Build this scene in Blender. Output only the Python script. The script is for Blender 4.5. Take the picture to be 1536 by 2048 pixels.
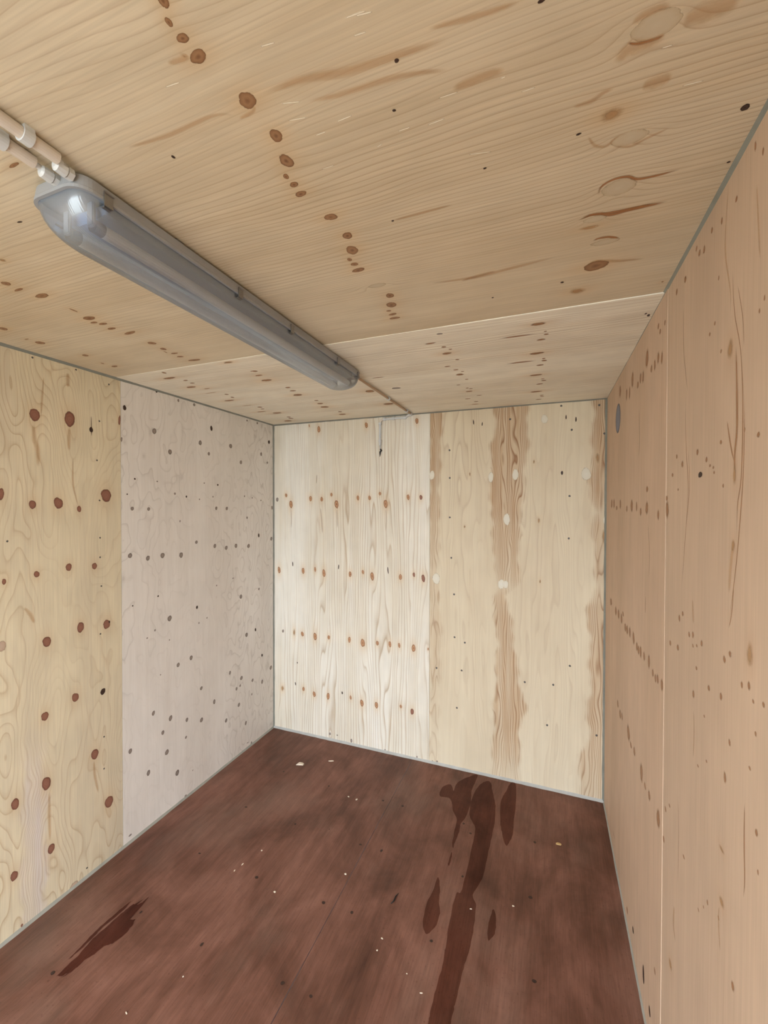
import bpy, bmesh, math, random
import numpy as np
from mathutils import Vector, Matrix, Euler

# ------------------------------------------------------------------ scene, camera, sky, exposure
for o in list(bpy.data.objects):
    bpy.data.objects.remove(o, do_unlink=True)
S = bpy.context.scene
COL = S.collection
XL, XR, YB, H = -1.9983, 0.3217, 2.7612, 2.3721      # room: left wall, right wall, far wall, ceiling (metres)
Y0 = -1.4                                            # the open door end, behind the camera
CZ = 1.7353
cd = bpy.data.cameras.new('camera')
cam = bpy.data.objects.new('camera', cd); COL.objects.link(cam)
FPX = 842.97
cd.sensor_fit = 'HORIZONTAL'; cd.sensor_width = 36.0
cd.lens = FPX / 1536.0 * 36.0
cd.clip_start = 0.02; cd.clip_end = 300
yaw, pitch, roll = 0.370003, -0.0127306, 0.0018829
cam.location = (0, 0, CZ)
fw = Vector((-math.sin(yaw) * math.cos(pitch), math.cos(yaw) * math.cos(pitch), math.sin(pitch)))
rt = Vector((math.cos(yaw), math.sin(yaw), 0)); up = rt.cross(fw)
r2 = math.cos(roll) * rt + math.sin(roll) * up; u2 = math.cos(roll) * up - math.sin(roll) * rt
cam.rotation_euler = Matrix((r2, u2, -fw)).transposed().to_euler()
S.camera = cam

S.view_settings.view_transform = 'Standard'; S.view_settings.look = 'None'
S.view_settings.gamma = 1.0; S.view_settings.use_curve_mapping = False
S.view_settings.exposure = 2.1

w = bpy.data.worlds.new('overcast_sky'); S.world = w; w.use_nodes = True
bg = w.node_tree.nodes['Background']
bg.inputs['Color'].default_value = (0.86, 0.93, 1.0, 1); bg.inputs['Strength'].default_value = 3.0
S.cycles.max_bounces = 8; S.cycles.diffuse_bounces = 5; S.cycles.glossy_bounces = 4
S.cycles.transparent_max_bounces = 12
S.cycles.use_adaptive_sampling = True; S.cycles.adaptive_threshold = 0.05
S.cycles.caustics_reflective = False; S.cycles.caustics_refractive = False
# light portal: marks the open door leaf for the sky sampling, gives no light of its own
DX0, DX1, DZ = -1.93, 0.26, 2.30
pdat = bpy.data.lights.new('door_portal', 'AREA'); pdat.shape = 'RECTANGLE'
pdat.size = DX1 - DX0; pdat.size_y = DZ
pdat.cycles.is_portal = True
po = bpy.data.objects.new('door_portal', pdat); COL.objects.link(po)
po.location = ((DX0 + DX1) / 2, Y0 - 0.02, DZ / 2); po.rotation_euler = (math.radians(90), 0, 0)

# ------------------------------------------------------------------ tables: places on the surfaces, in metres
KNOTS=[
('L',2.1154,1.1173,0.0263,0.0181,0),('L',2.1247,1.2556,0.0323,0.0216,0),('L',2.0937,1.3508,0.0119,0.0085,3),('L',2.1649,1.4913,0.0227,0.0058,0),('L',1.7819,0.9982,0.0243,0.0095,0),
('L',1.741,1.1064,0.0167,0.0133,0),('L',1.7487,1.206,0.024,0.0177,0),('L',1.722,1.2937,0.0133,0.0097,0),('L',1.7869,1.4206,0.0318,0.0236,0),('L',1.4362,1.0055,0.0108,0.0072,0),
('L',1.4487,1.1196,0.013,0.0102,0),('L',1.4616,1.2469,0.0154,0.0131,0),('L',1.4515,1.3618,0.0155,0.0112,0),('L',1.1777,1.2963,0.0223,0.0154,0),('L',1.16,1.4192,0.0219,0.0164,0),
('L',1.1681,1.433,0.0062,0.0037,3),('L',1.1532,1.1561,0.0223,0.0155,0),('L',1.1826,0.9952,0.0211,0.0154,8),('L',0.8648,1.2708,0.02,0.0143,0),('L',0.8392,1.398,0.0152,0.0117,3),
('L',0.8361,1.146,0.0186,0.0133,0),('L',0.5563,1.3574,0.0225,0.0173,0),('L',0.5447,1.1494,0.0283,0.0162,0),('L',0.5302,1.0357,0.0212,0.0138,0),('L',0.2835,1.4253,0.0279,0.0194,0),
('L',0.2487,1.1665,0.0198,0.0137,0),('L',0.2416,1.0297,0.019,0.0125,0),('L',0.0059,1.2584,0.0193,0.019,8),('L',0.0158,1.0551,0.0066,0.0039,0),('L',2.2328,1.519,0.0127,0.0089,3),
('L',2.1438,1.6913,0.0147,0.0126,1),('L',2.0709,1.5013,0.0109,0.0049,1),('L',2.3632,1.7063,0.0078,0.0058,3),('L',2.3478,1.8527,0.0083,0.0065,1),('L',2.3501,1.9703,0.0086,0.0085,1),
('L',2.0433,1.7929,0.0133,0.0124,1),('L',2.1265,2.0166,0.0145,0.0117,1),('L',2.2311,2.1093,0.0161,0.0094,3),('L',2.0675,2.0868,0.0103,0.0092,1),('L',2.1423,2.2844,0.0134,0.0141,1),
('L',2.0428,2.3857,0.0127,0.0113,1),('L',2.1261,2.6089,0.0135,0.0108,1),('L',2.0694,2.6834,0.0083,0.009,1),('L',2.2294,2.7042,0.0139,0.0114,3),('L',2.3461,2.4518,0.0063,0.0078,1),
('L',2.3489,2.565,0.0079,0.0084,1),('L',1.8768,1.5734,0.0047,0.0052,3),('L',1.7962,1.5301,0.0037,0.004,3),('L',1.8712,1.7081,0.004,0.0046,1),('L',1.7227,1.558,0.0094,0.0092,1),
('L',1.7203,1.6539,0.0088,0.0089,1),('L',1.8076,1.8255,0.0063,0.0064,1),('L',1.7927,1.9081,0.0065,0.0054,3),('L',1.7782,2.0091,0.0045,0.0044,1),('L',1.8801,2.048,0.0045,0.0045,1),
('L',1.8743,2.1634,0.0059,0.0065,3),('L',1.7965,2.1214,0.0047,0.0047,1),('L',1.7228,2.1498,0.0106,0.0097,1),('L',1.7213,2.2462,0.011,0.0103,1),('L',1.8071,2.4228,0.0064,0.0058,1),
('L',1.7972,2.5056,0.0053,0.0061,1),('L',1.7801,2.6057,0.0054,0.0065,1),('L',1.6482,1.8607,0.0064,0.0039,1),('L',1.6543,2.4495,0.0078,0.0078,1),('L',1.4811,1.5442,0.0121,0.0112,1),
('L',1.4562,1.6479,0.0127,0.0111,1),('L',1.461,1.7398,0.0142,0.0131,1),('L',1.4494,1.8676,0.0149,0.0132,1),('L',1.5162,1.9833,0.01,0.01,1),('L',1.4796,2.1359,0.0129,0.0112,1),
('L',1.4584,2.24,0.0134,0.012,1),('L',1.4638,2.3336,0.0138,0.0127,1),('L',1.4512,2.4645,0.0144,0.0138,1),('L',1.5199,2.5793,0.0149,0.0085,3),('L',1.4847,2.7321,0.0141,0.0116,1),
('L',1.7254,2.742,0.0142,0.0093,1),('L',1.2446,2.3039,0.0049,0.0054,1),('L',1.2214,2.1509,0.0047,0.0048,1),('L',1.1208,2.5803,0.008,0.0085,1),('L',1.103,2.3823,0.0138,0.0132,1),
('L',1.2398,1.7103,0.005,0.0047,3),('L',1.2197,1.5569,0.0037,0.0041,3),('L',1.098,1.7852,0.0152,0.0136,1),('L',1.1167,1.9857,0.01,0.0072,3),('L',1.0318,2.0668,0.0045,0.0046,1),
('L',1.0164,2.0011,0.0055,0.0044,1),('L',0.8279,2.5395,0.0119,0.0083,3),('L',0.8183,2.4407,0.0138,0.0137,1),('L',1.0277,1.6409,0.0037,0.0044,1),('L',0.9758,1.7833,0.004,0.0037,1),
('L',1.0566,1.6895,0.0059,0.0046,1),('L',0.8217,1.9389,0.0127,0.0112,1),('L',0.8122,1.8433,0.0123,0.0104,1),('L',0.6143,2.6153,0.0107,0.0087,3),('L',0.4822,2.7227,0.0149,0.0139,1),
('L',0.6086,2.2713,0.012,0.0088,1),('L',0.5291,2.3859,0.0132,0.0132,1),('L',0.4676,2.5054,0.0114,0.0102,1),('L',0.4135,2.6169,0.0146,0.0109,1),('L',0.4735,2.3354,0.0108,0.0092,1),
('L',0.4803,2.3725,0.0085,0.0075,1),('L',0.6052,2.0182,0.0106,0.0104,1),('L',0.4739,2.1267,0.0148,0.0096,1),('L',0.3681,2.497,0.0076,0.0061,1),('L',0.3515,2.359,0.0132,0.0112,1),
('L',0.6059,1.6766,0.0123,0.0091,1),('L',0.5263,1.7883,0.0148,0.0112,1),('L',0.4615,1.9053,0.0112,0.0095,1),('L',0.4066,2.0188,0.0137,0.0119,1),('L',0.301,2.2336,0.0126,0.0103,1),
('L',0.189,2.4308,0.0136,0.0097,1),('L',0.4695,1.7366,0.0113,0.0096,1),('L',0.3601,1.898,0.008,0.0068,1),('L',0.0141,2.4918,0.0098,0.0081,1),('L',0.0374,2.4499,0.0033,0.0079,1),
('L',0.4723,1.5389,0.012,0.0102,1),('L',0.3444,1.7626,0.0141,0.0122,1),('L',0.2971,1.6444,0.0147,0.01,1),('L',0.185,1.8335,0.0153,0.0129,1),('L',0.0104,1.8935,0.007,0.0081,1),
('L',0.0367,1.5362,0.0047,0.0082,1),('L',0.7995,1.723,0.0038,0.0035,1),('L',0.1327,1.9481,0.0022,0.0042,1),('L',2.3519,1.1111,0.0029,0.002,7),('L',2.3539,1.2846,0.0032,0.0024,7),
('L',2.3285,1.4379,0.0035,0.0027,7),('L',2.1412,1.39,0.0034,0.0026,7),('L',1.953,1.3773,0.0035,0.0026,7),('L',1.7625,1.3883,0.0035,0.0026,7),('L',1.5951,1.0176,0.0029,0.0018,7),
('L',1.5835,1.3897,0.0035,0.0026,7),('L',1.4899,1.3891,0.0035,0.0027,7),('L',1.3506,1.3944,0.0035,0.0027,7),('L',1.1215,1.3884,0.0034,0.0027,7),('L',0.6168,1.4028,0.0033,0.0027,7),
('L',0.4614,1.4018,0.0032,0.0027,7),('L',0.0422,1.3172,0.0028,0.0025,7),('L',-0.3174,1.3849,0.0025,0.0027,7),('B',2.3105,-1.5932,0.0235,0.012,2),('B',2.3156,-1.2073,0.02,0.0109,2),
('B',2.3188,-0.8326,0.0191,0.0108,2),('B',2.3431,-1.6757,0.0106,0.0041,2),('B',1.7888,-1.963,0.0155,0.0109,1),('B',1.821,-1.8811,0.0145,0.0096,2),('B',1.7514,-1.8377,0.0288,0.0137,2),
('B',1.7946,-1.6647,0.0185,0.0122,2),('B',1.7897,-1.5693,0.0166,0.0109,2),('B',1.8231,-1.4876,0.0138,0.0088,2),('B',1.7521,-1.4449,0.0293,0.0154,2),('B',1.7976,-1.2727,0.0169,0.0102,2),
('B',1.7971,-1.1811,0.0158,0.01,2),('B',1.8272,-1.1021,0.0124,0.0089,2),('B',1.7545,-1.0586,0.0288,0.0141,2),('B',1.8003,-0.8931,0.0177,0.0101,2),('B',1.7989,-0.802,0.0159,0.0099,0),
('B',1.2401,-1.9465,0.0256,0.0119,2),('B',1.246,-1.7295,0.0232,0.0114,2),('B',1.2626,-1.6254,0.0168,0.0081,2),('B',1.2387,-1.5504,0.028,0.0129,2),('B',1.2438,-1.3338,0.0196,0.0113,2),
('B',1.2651,-1.2323,0.0152,0.0083,2),('B',1.2392,-1.1602,0.0284,0.0136,2),('B',1.2474,-0.9479,0.0195,0.0112,2),('B',1.2695,-0.8504,0.0145,0.0084,0),('B',1.2488,-0.7838,0.0263,0.0115,0),
('B',1.2931,-1.8224,0.018,0.0042,3),('B',1.2917,-1.4273,0.0172,0.0039,3),('B',1.2878,-1.04,0.0247,0.0035,3),('B',0.7664,-1.9117,0.0124,0.0084,1),('B',0.7669,-1.8101,0.0246,0.0082,4),
('B',0.7627,-1.737,0.0174,0.0121,2),('B',0.7562,-1.6255,0.0275,0.0138,2),('B',0.7626,-1.5092,0.0153,0.0096,2),('B',0.7653,-1.3403,0.02,0.011,2),('B',0.7547,-1.2331,0.0279,0.0161,2),
('B',0.7666,-1.1199,0.0162,0.0105,2),('B',0.7699,-1.025,0.0208,0.0102,2),('B',0.7703,-0.9557,0.0159,0.0084,2),('B',0.764,-0.8514,0.0251,0.0131,2),('B',0.7706,-0.7482,0.0093,0.0048,2),
('B',0.3184,-1.9165,0.0195,0.0126,4),('B',0.3724,-1.7982,0.0123,0.0041,3),('B',0.3432,-1.7272,0.0157,0.0101,2),('B',0.3183,-1.6335,0.0207,0.0118,2),('B',0.3223,-1.5148,0.0255,0.0115,2),
('B',0.367,-1.3975,0.0101,0.0056,3),('B',0.343,-1.3289,0.015,0.0074,2),('B',0.3182,-1.2397,0.0247,0.0126,2),('B',0.323,-1.1261,0.0227,0.0123,2),('B',0.3451,-0.9429,0.0111,0.0084,2),
('B',0.3233,-0.86,0.0204,0.0115,0),('B',0.5366,-1.7817,0.007,0.0041,3),('B',0.0434,-1.4994,0.0101,0.0077,1),('B',0.0281,-1.3231,0.0133,0.0074,1),('B',0.0452,-1.4386,0.005,0.0057,1),
('B',0.017,-1.0595,0.0047,0.0052,1),('B',0.0178,-0.8247,0.0062,0.0049,1),('B',0.0106,-0.7155,0.0061,0.0063,1),('B',0.0176,-0.6839,0.006,0.0063,1),('B',1.9375,-0.189,0.0325,0.0178,6),
('B',1.9247,-0.3388,0.03,0.0154,6),('B',1.657,-0.2398,0.0352,0.0188,6),('B',1.9301,0.2118,0.0366,0.0238,6),('B',1.9463,-0.7263,0.0291,0.0171,6),('B',1.2438,-0.2717,0.0283,0.019,6),
('B',1.2441,-0.2451,0.0235,0.0166,6),('B',2.2721,-0.021,0.0263,0.0177,6),('B',1.6676,0.3137,0.0289,0.0077,6),('B',1.2524,-0.6941,0.0333,0.0255,6),('B',2.2835,-0.4501,0.016,0.0032,3),
('B',2.2677,-0.3949,0.0119,0.0031,3),('B',1.948,-0.4725,0.0129,0.004,4),('B',2.2743,0.1005,0.0133,0.0034,3),('B',2.257,0.1548,0.0147,0.004,3),('B',2.0139,-0.08,0.0122,0.0043,4),
('B',1.941,0.0801,0.0119,0.0062,3),('B',1.6518,-0.0491,0.0152,0.0057,4),('B',1.2765,-0.0396,0.0107,0.0043,4),('B',1.6051,-0.5048,0.0097,0.0048,4),('B',2.0227,0.2722,0.0261,0.0091,4),
('B',1.5663,0.308,0.0362,0.009,4),('B',2.286,-0.2222,0.0039,0.0037,7),('B',2.1093,-0.6067,0.0033,0.0033,7),('B',1.926,-0.6043,0.0033,0.0033,7),('B',1.6648,-0.6033,0.0033,0.0033,7),
('B',1.3968,-0.5923,0.0033,0.0033,7),('B',1.1559,-0.5731,0.0033,0.0033,7),('B',2.1967,0.1323,0.0029,0.0027,7),('B',1.8012,0.1228,0.0037,0.0034,7),('B',2.3318,0.2783,0.0029,0.0026,7),
('B',2.164,0.3067,0.0036,0.0032,7),('B',1.5463,0.1205,0.003,0.0027,7),('B',2.3447,0.0733,0.0037,0.0034,7),('B',1.1558,-0.5723,0.0038,0.0038,7),('B',0.8718,-0.5682,0.0038,0.0038,7),
('B',0.8435,-0.5003,0.0045,0.0045,7),('B',0.6573,-0.5204,0.0045,0.0045,7),('B',0.6501,-0.6893,0.0038,0.0039,7),('B',0.6408,-0.1256,0.0042,0.0041,7),('B',0.6493,0.0395,0.0042,0.0039,7),
('B',0.7781,0.1317,0.0041,0.0038,7),('B',0.395,0.0061,0.0042,0.0039,7),('B',0.4043,-0.5511,0.0037,0.0038,7),('B',0.3859,0.2787,0.004,0.0036,7),('C',-0.4555,0.4015,0.0061,0.0079,0),
('C',-0.4684,0.4216,0.0042,0.0055,0),('C',-0.4666,0.4427,0.0087,0.0058,0),('C',-0.4654,0.4683,0.0132,0.0082,0),('C',-0.443,0.5459,0.0142,0.0125,0),('C',-0.4387,0.615,0.0105,0.0117,0),
('C',-0.4525,0.6662,0.0114,0.0146,0),('C',-0.4745,0.6972,0.0051,0.0064,0),('C',-0.4714,0.7201,0.0089,0.0062,0),('C',-0.4725,0.7463,0.0129,0.0064,0),('C',-0.2047,0.5744,0.0033,0.0031,3),
('C',-0.6399,0.5844,0.0018,0.0036,3),('C',-0.2338,0.6443,0.0021,0.0013,3),('C',-0.3255,0.8893,0.0019,0.0021,3),('C',-0.4485,0.8289,0.0144,0.0097,0),('C',-0.4425,0.8998,0.0115,0.0113,0),
('C',-0.4563,0.9545,0.0146,0.0161,0),('C',-0.4798,0.9883,0.0062,0.0065,0),('C',-0.4768,1.0113,0.0098,0.007,0),('C',-0.4787,1.04,0.0179,0.0084,0),('C',-0.4472,1.1991,0.0122,0.0128,0),
('C',-0.4633,1.2556,0.0166,0.0148,0),('C',-0.4853,1.2909,0.0077,0.0054,0),('C',-0.4818,1.3184,0.0135,0.0072,0),('C',-0.4851,1.3468,0.0185,0.0078,0),('C',0.0926,0.7778,0.0147,0.0112,4),
('C',0.0455,0.7982,0.0042,0.0017,3),('C',0.2893,0.8405,0.0059,0.006,3),('C',0.3213,0.8569,0.0034,0.0055,3),('C',-0.1139,0.8147,0.0016,0.0016,3),('C',-0.0115,0.5732,0.0042,0.0012,3),
('C',0.3074,0.9616,0.0026,0.0025,3),('C',0.0853,1.0719,0.0193,0.0055,4),('C',0.1148,1.2459,0.0295,0.022,0),('C',0.0773,1.3719,0.0196,0.0135,4),('C',0.0345,1.3036,0.0044,0.0045,3),
('C',-0.3256,0.8898,0.0018,0.0021,3),('C',-0.1595,1.3222,0.0031,0.0039,3),('C',0.2959,1.6028,0.0033,0.0062,3),('C',0.3068,1.6198,0.0044,0.0095,3),('C',0.2987,1.4014,0.0029,0.0034,4),
('C',-1.4496,0.741,0.0136,0.0094,0),('C',-1.4563,0.7754,0.0197,0.0047,0),('C',-1.4317,0.8227,0.0253,0.0103,0),('C',-1.4414,0.9206,0.0041,0.0122,0),('C',-1.4522,0.9775,0.0246,0.011,0),
('C',-1.4713,1.0066,0.0143,0.0062,0),('C',-1.4512,1.0252,0.0166,0.007,0),('C',-1.4616,1.0632,0.0181,0.0071,0),('C',-1.4357,1.1138,0.0303,0.0077,0),('C',-1.4446,1.214,0.0154,0.0124,0),
('C',-1.4545,1.2754,0.0116,0.0119,0),('C',-1.4752,1.3041,0.0018,0.0088,0),('C',-1.4526,1.3283,0.0168,0.0062,0),('C',-1.4618,1.3659,0.0142,0.0076,0),('C',-1.4384,1.4202,0.0294,0.0094,0),
('C',-1.8276,0.9247,0.0148,0.012,0),('C',-1.8577,1.0138,0.0119,0.0033,4),('C',-1.8497,1.0552,0.0181,0.0137,0),('C',-1.8246,1.2111,0.0134,0.0103,0),('C',-1.8552,1.3062,0.0052,0.0074,0),
('C',-1.8425,1.3529,0.0182,0.0081,0),('C',-1.3203,0.6683,0.008,0.0057,4),('C',-1.1073,0.5928,0.0071,0.0022,3),('C',-0.9331,0.4913,0.0144,0.003,0),('C',-0.3731,1.5224,0.0108,0.0068,1),
('C',-0.4287,1.5979,0.021,0.0063,5),('C',-0.3879,1.6522,0.0107,0.0084,9),('C',-0.3684,1.6856,0.0075,0.0066,9),('C',-0.3919,1.7258,0.0208,0.0129,9),('C',-0.3664,1.8145,0.0089,0.0075,9),
('C',-0.4254,1.8869,0.0152,0.007,9),('C',-0.3996,1.9461,0.0125,0.0082,9),('C',-0.3753,1.981,0.0087,0.0056,9),('C',-0.3961,2.0228,0.0198,0.0152,9),('C',-0.3789,2.1104,0.0092,0.0064,9),
('C',-0.4366,2.1917,0.0108,0.0069,9),('C',-0.4033,2.2659,0.0088,0.0077,9),('C',-0.3876,2.2845,0.011,0.0074,9),('C',-0.4051,2.3345,0.0204,0.0109,9),('C',-0.4409,2.4924,0.017,0.0079,9),
('C',-0.3662,2.4369,0.0163,0.0073,9),('C',-0.4218,2.639,0.0229,0.0072,9),('C',-0.4052,2.5738,0.0148,0.0091,9),('C',-0.0343,1.5619,0.0251,0.0128,9),('C',-0.0111,1.6355,0.0056,0.0054,9),
('C',-0.0083,1.6639,0.0093,0.0071,9),('C',-0.0269,1.7103,0.0177,0.0082,9),('C',-0.0457,1.8555,0.0283,0.0139,9),('C',-0.019,1.9308,0.0075,0.0076,9),('C',-0.0175,1.9586,0.0118,0.0101,9),
('C',-0.0353,2.0148,0.0175,0.0098,9),('C',-0.0554,2.1595,0.0301,0.0126,9),('C',-0.0262,2.2338,0.0087,0.0064,9),('C',-0.0216,2.2649,0.0127,0.01,9),('C',-0.0421,2.322,0.0181,0.0096,9),
('C',-0.0617,2.4694,0.0302,0.0137,9),('C',-0.0349,2.5579,0.0111,0.0085,9),('C',-0.033,2.5875,0.0123,0.0085,9),('C',-0.0532,2.6497,0.0184,0.0075,9),('C',-0.1108,1.6449,0.0532,0.0058,5),
('C',-0.1129,1.9447,0.0469,0.008,5),('C',-0.759,2.1349,0.0231,0.0145,1),('C',-0.9154,2.1406,0.028,0.0246,9),('C',-0.9195,2.4447,0.0345,0.0249,9),('C',-0.7804,1.9287,0.0298,0.005,5),
('C',-1.3157,1.4917,0.0228,0.009,4),('C',-1.7063,1.4997,0.0108,0.0129,9),('C',-1.7551,1.5723,0.0389,0.012,9),('C',-1.7078,1.629,0.0146,0.0081,9),('C',-1.7129,1.6774,0.0147,0.0086,9),
('C',-1.7767,1.7311,0.0327,0.0134,9),('C',-1.7183,1.7829,0.0204,0.0053,9),('C',-1.7652,1.8586,0.0416,0.0035,9),('C',-1.7027,1.9151,0.0116,0.0116,9),('C',-1.7162,1.9781,0.0117,0.0123,9),
('C',-1.7866,2.0325,0.0368,0.0123,9),('C',-1.769,2.1708,0.0394,0.0035,9),('C',-1.7215,2.2355,0.0163,0.0146,9),('C',-1.7369,2.2834,0.0157,0.0092,9),('C',-1.7925,2.3468,0.0377,0.0099,9),
('C',-1.7181,2.416,0.0357,0.0196,9),('C',-1.2922,1.6287,0.016,0.0059,9),('C',-1.3086,1.6928,0.0226,0.0085,9),('C',-1.3233,1.7721,0.031,0.0157,9),('C',-1.2963,1.9198,0.0167,0.0115,9),
('C',-1.3075,1.983,0.0194,0.0117,9),('C',-1.3308,2.0676,0.0324,0.0187,9),('C',-1.2949,2.2147,0.0142,0.0112,9),('C',-1.3119,2.2891,0.0211,0.0156,9),('C',-1.3295,2.3775,0.0283,0.0208,9),
('C',-1.2994,2.5315,0.0154,0.0143,9),('C',-1.3201,2.6085,0.0256,0.0195,9),('C',-1.7179,2.5537,0.0155,0.0164,9),('C',-1.7288,2.5967,0.0191,0.0164,9),('C',-1.8016,2.6676,0.0339,0.0219,9),
('C',-1.2843,1.6355,0.0132,0.0088,9),('C',-1.3222,1.4944,0.0214,0.0038,9),('R',2.3415,0.8918,0.0084,0.0032,5),('R',2.3111,0.8637,0.0061,0.003,5),('R',2.3042,0.9665,0.005,0.0045,5),
('R',2.308,1.0366,0.0064,0.0046,5),('R',2.3227,1.0918,0.006,0.0051,5),('R',2.3405,1.1913,0.0061,0.0052,5),('R',2.3092,1.1389,0.0078,0.0056,5),('R',2.3185,1.1702,0.0062,0.007,5),
('R',2.3118,1.2768,0.008,0.0073,5),('R',2.316,1.3521,0.008,0.0069,5),('R',2.2011,1.0495,0.0045,0.0031,5),('R',2.3011,1.5469,0.0083,0.0093,5),('R',2.2763,1.5239,0.0083,0.009,5),
('R',2.2802,1.4671,0.0073,0.0066,5),('R',2.2528,1.7062,0.0297,0.0207,5),('R',2.1964,1.6375,0.0115,0.0127,5),('R',2.1938,1.5904,0.0162,0.0099,5),('R',2.2023,1.5447,0.0179,0.0111,5),
('R',2.1873,1.4991,0.0173,0.0104,5),('R',2.2548,1.9761,0.0291,0.0221,5),('R',2.2037,1.8637,0.0135,0.014,5),('R',2.2152,1.8154,0.0187,0.0132,5),('R',2.2073,1.7689,0.0208,0.0124,5),
('R',2.0358,0.987,0.016,0.0124,4),('R',2.2877,2.2925,0.0273,0.0216,5),('R',2.2286,2.1105,0.0253,0.0145,5),('R',2.2172,2.0397,0.0244,0.0135,5),('R',2.117,1.0685,0.0039,0.0041,5),
('R',2.1055,1.0977,0.004,0.0044,5),('R',2.0471,1.0323,0.0039,0.0038,5),('R',2.0704,0.8521,0.0045,0.0024,5),('R',2.0568,0.8691,0.0037,0.0026,5),('R',1.8706,1.3355,0.006,0.0057,5),
('R',1.8625,1.1683,0.0069,0.0063,5),('R',1.8388,1.1081,0.0059,0.0056,5),('R',1.8456,1.2845,0.0077,0.0078,5),('R',1.865,1.0275,0.0042,0.0047,5),('R',1.8715,0.9192,0.0037,0.003,5),
('R',1.8544,0.867,0.0044,0.0048,5),('R',1.7775,1.0132,0.0036,0.0038,5),('R',1.8088,1.1479,0.0064,0.0132,3),('R',1.8237,1.0866,0.0025,0.0045,5),('R',1.8181,1.0671,0.0025,0.0043,5),
('R',1.8074,1.0625,0.0025,0.0043,5),('R',1.824,1.3747,0.005,0.0076,5),('R',1.7818,1.3196,0.0032,0.0055,5),('R',1.7527,2.5404,0.0226,0.0226,5),('R',1.7537,2.4585,0.0219,0.0211,5),
('R',1.7486,2.2557,0.0214,0.0176,5),('R',1.7305,2.3658,0.0105,0.0195,5),('R',1.7279,2.0807,0.0131,0.0148,5),('R',1.7407,1.966,0.0222,0.023,5),('R',1.7375,1.8663,0.0175,0.0117,5),
('R',1.718,1.7894,0.0145,0.0134,5),('R',1.7322,1.6866,0.0209,0.0189,5),('R',1.7115,1.5244,0.0141,0.0114,5),('R',1.7284,1.4261,0.024,0.0148,5),('R',1.2281,2.5366,0.0194,0.0287,5),
('R',1.2188,2.3655,0.0203,0.0247,5),('R',1.224,2.28,0.0196,0.0229,5),('R',1.224,2.1921,0.0217,0.0211,5),('R',1.2093,2.091,0.0178,0.0191,5),('R',1.2115,2.0463,0.0188,0.0182,5),
('R',1.2194,1.9832,0.0182,0.017,5),('R',1.2181,1.9016,0.0234,0.0187,5),('R',1.2058,1.8349,0.0167,0.0144,5),('R',1.2013,1.8035,0.0164,0.0139,5),('R',1.2078,1.7657,0.0193,0.016,5),
('R',1.2108,1.7067,0.0144,0.0124,5),('R',1.2179,1.6316,0.0224,0.0135,5),('R',1.2008,1.5746,0.0122,0.0104,5),('R',1.1968,1.5399,0.0119,0.0099,5),('R',1.2055,1.5111,0.0134,0.0114,5),
('R',1.207,1.4598,0.0174,0.0124,5),('R',1.4652,1.268,0.006,0.0064,5),('R',1.4467,1.2962,0.0077,0.0067,5),('R',1.4277,1.214,0.0064,0.0058,5),('R',1.4346,1.1858,0.0077,0.0055,5),
('R',1.4323,1.1262,0.0065,0.0059,5),('R',1.4173,1.1583,0.0031,0.0053,5),('R',1.4091,1.185,0.0041,0.0044,5),('R',1.3567,1.3796,0.0073,0.0078,5),('R',1.3667,1.3069,0.0076,0.0083,5),
('R',1.4595,0.9704,0.0054,0.0056,5),('R',1.4406,0.9966,0.0068,0.006,5),('R',1.3655,1.1586,0.0045,0.0053,5),('R',1.3517,1.0783,0.0059,0.0063,5),('R',1.4223,0.9177,0.0056,0.0043,5),
('R',1.4316,0.8898,0.007,0.0046,5),('R',1.362,1.0117,0.0075,0.0054,5),('R',1.2974,1.1778,0.0085,0.0066,5),('R',1.485,0.8885,0.0177,0.0103,4),('R',1.2543,2.1524,0.0102,0.0162,5),
('R',1.7974,1.6848,0.0104,0.0141,5),('R',1.7613,1.4357,0.007,0.0133,5),('R',1.7954,0.9599,0.0167,0.0061,4),('R',1.6637,0.9627,0.0112,0.0062,4),('R',0.7924,2.2775,0.0171,0.0194,5),
('R',0.7757,2.2063,0.0195,0.0227,5),('R',0.789,2.1539,0.0136,0.0172,5),('R',0.7953,1.9917,0.0282,0.0292,5),('R',0.7744,1.9374,0.0108,0.0172,5),('R',0.7879,1.8653,0.0164,0.0159,5),
('R',0.7829,1.7328,0.0287,0.0217,5),('R',0.7721,1.6722,0.0092,0.0126,5),('R',0.7808,1.6074,0.0162,0.0139,5),('R',0.7883,1.4866,0.0265,0.0176,5),('R',0.7687,1.4278,0.0078,0.009,5),
('R',0.8686,1.4107,0.0068,0.007,5),('R',0.9058,1.3701,0.0044,0.0065,5),('R',1.2798,1.1038,0.0029,0.004,5),('R',1.3627,0.863,0.0038,0.0034,5),('R',1.2935,0.9674,0.0062,0.0044,5),
('R',1.1494,1.1408,0.0026,0.0043,5),('R',1.1903,1.0871,0.0026,0.0039,5),('R',1.2944,0.8825,0.0021,0.0042,5),('R',1.2154,0.9876,0.0102,0.0054,5),('R',0.8656,1.2374,0.0038,0.0065,5),
('R',1.0669,0.9988,0.0037,0.0112,4),('R',1.1445,0.8485,0.0041,0.0027,5),('R',0.8317,1.1267,0.002,0.0043,5),('R',0.8672,1.095,0.0028,0.0028,5),('R',0.8976,1.0717,0.0051,0.0038,5),
('R',0.965,0.9956,0.0076,0.0112,4),('R',0.9207,1.0105,0.0009,0.0033,5),('R',0.0939,1.8567,0.0106,0.0129,3),('R',0.1175,1.6679,0.0305,0.0128,3),('R',0.0946,1.5728,0.0138,0.0113,3),
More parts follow.
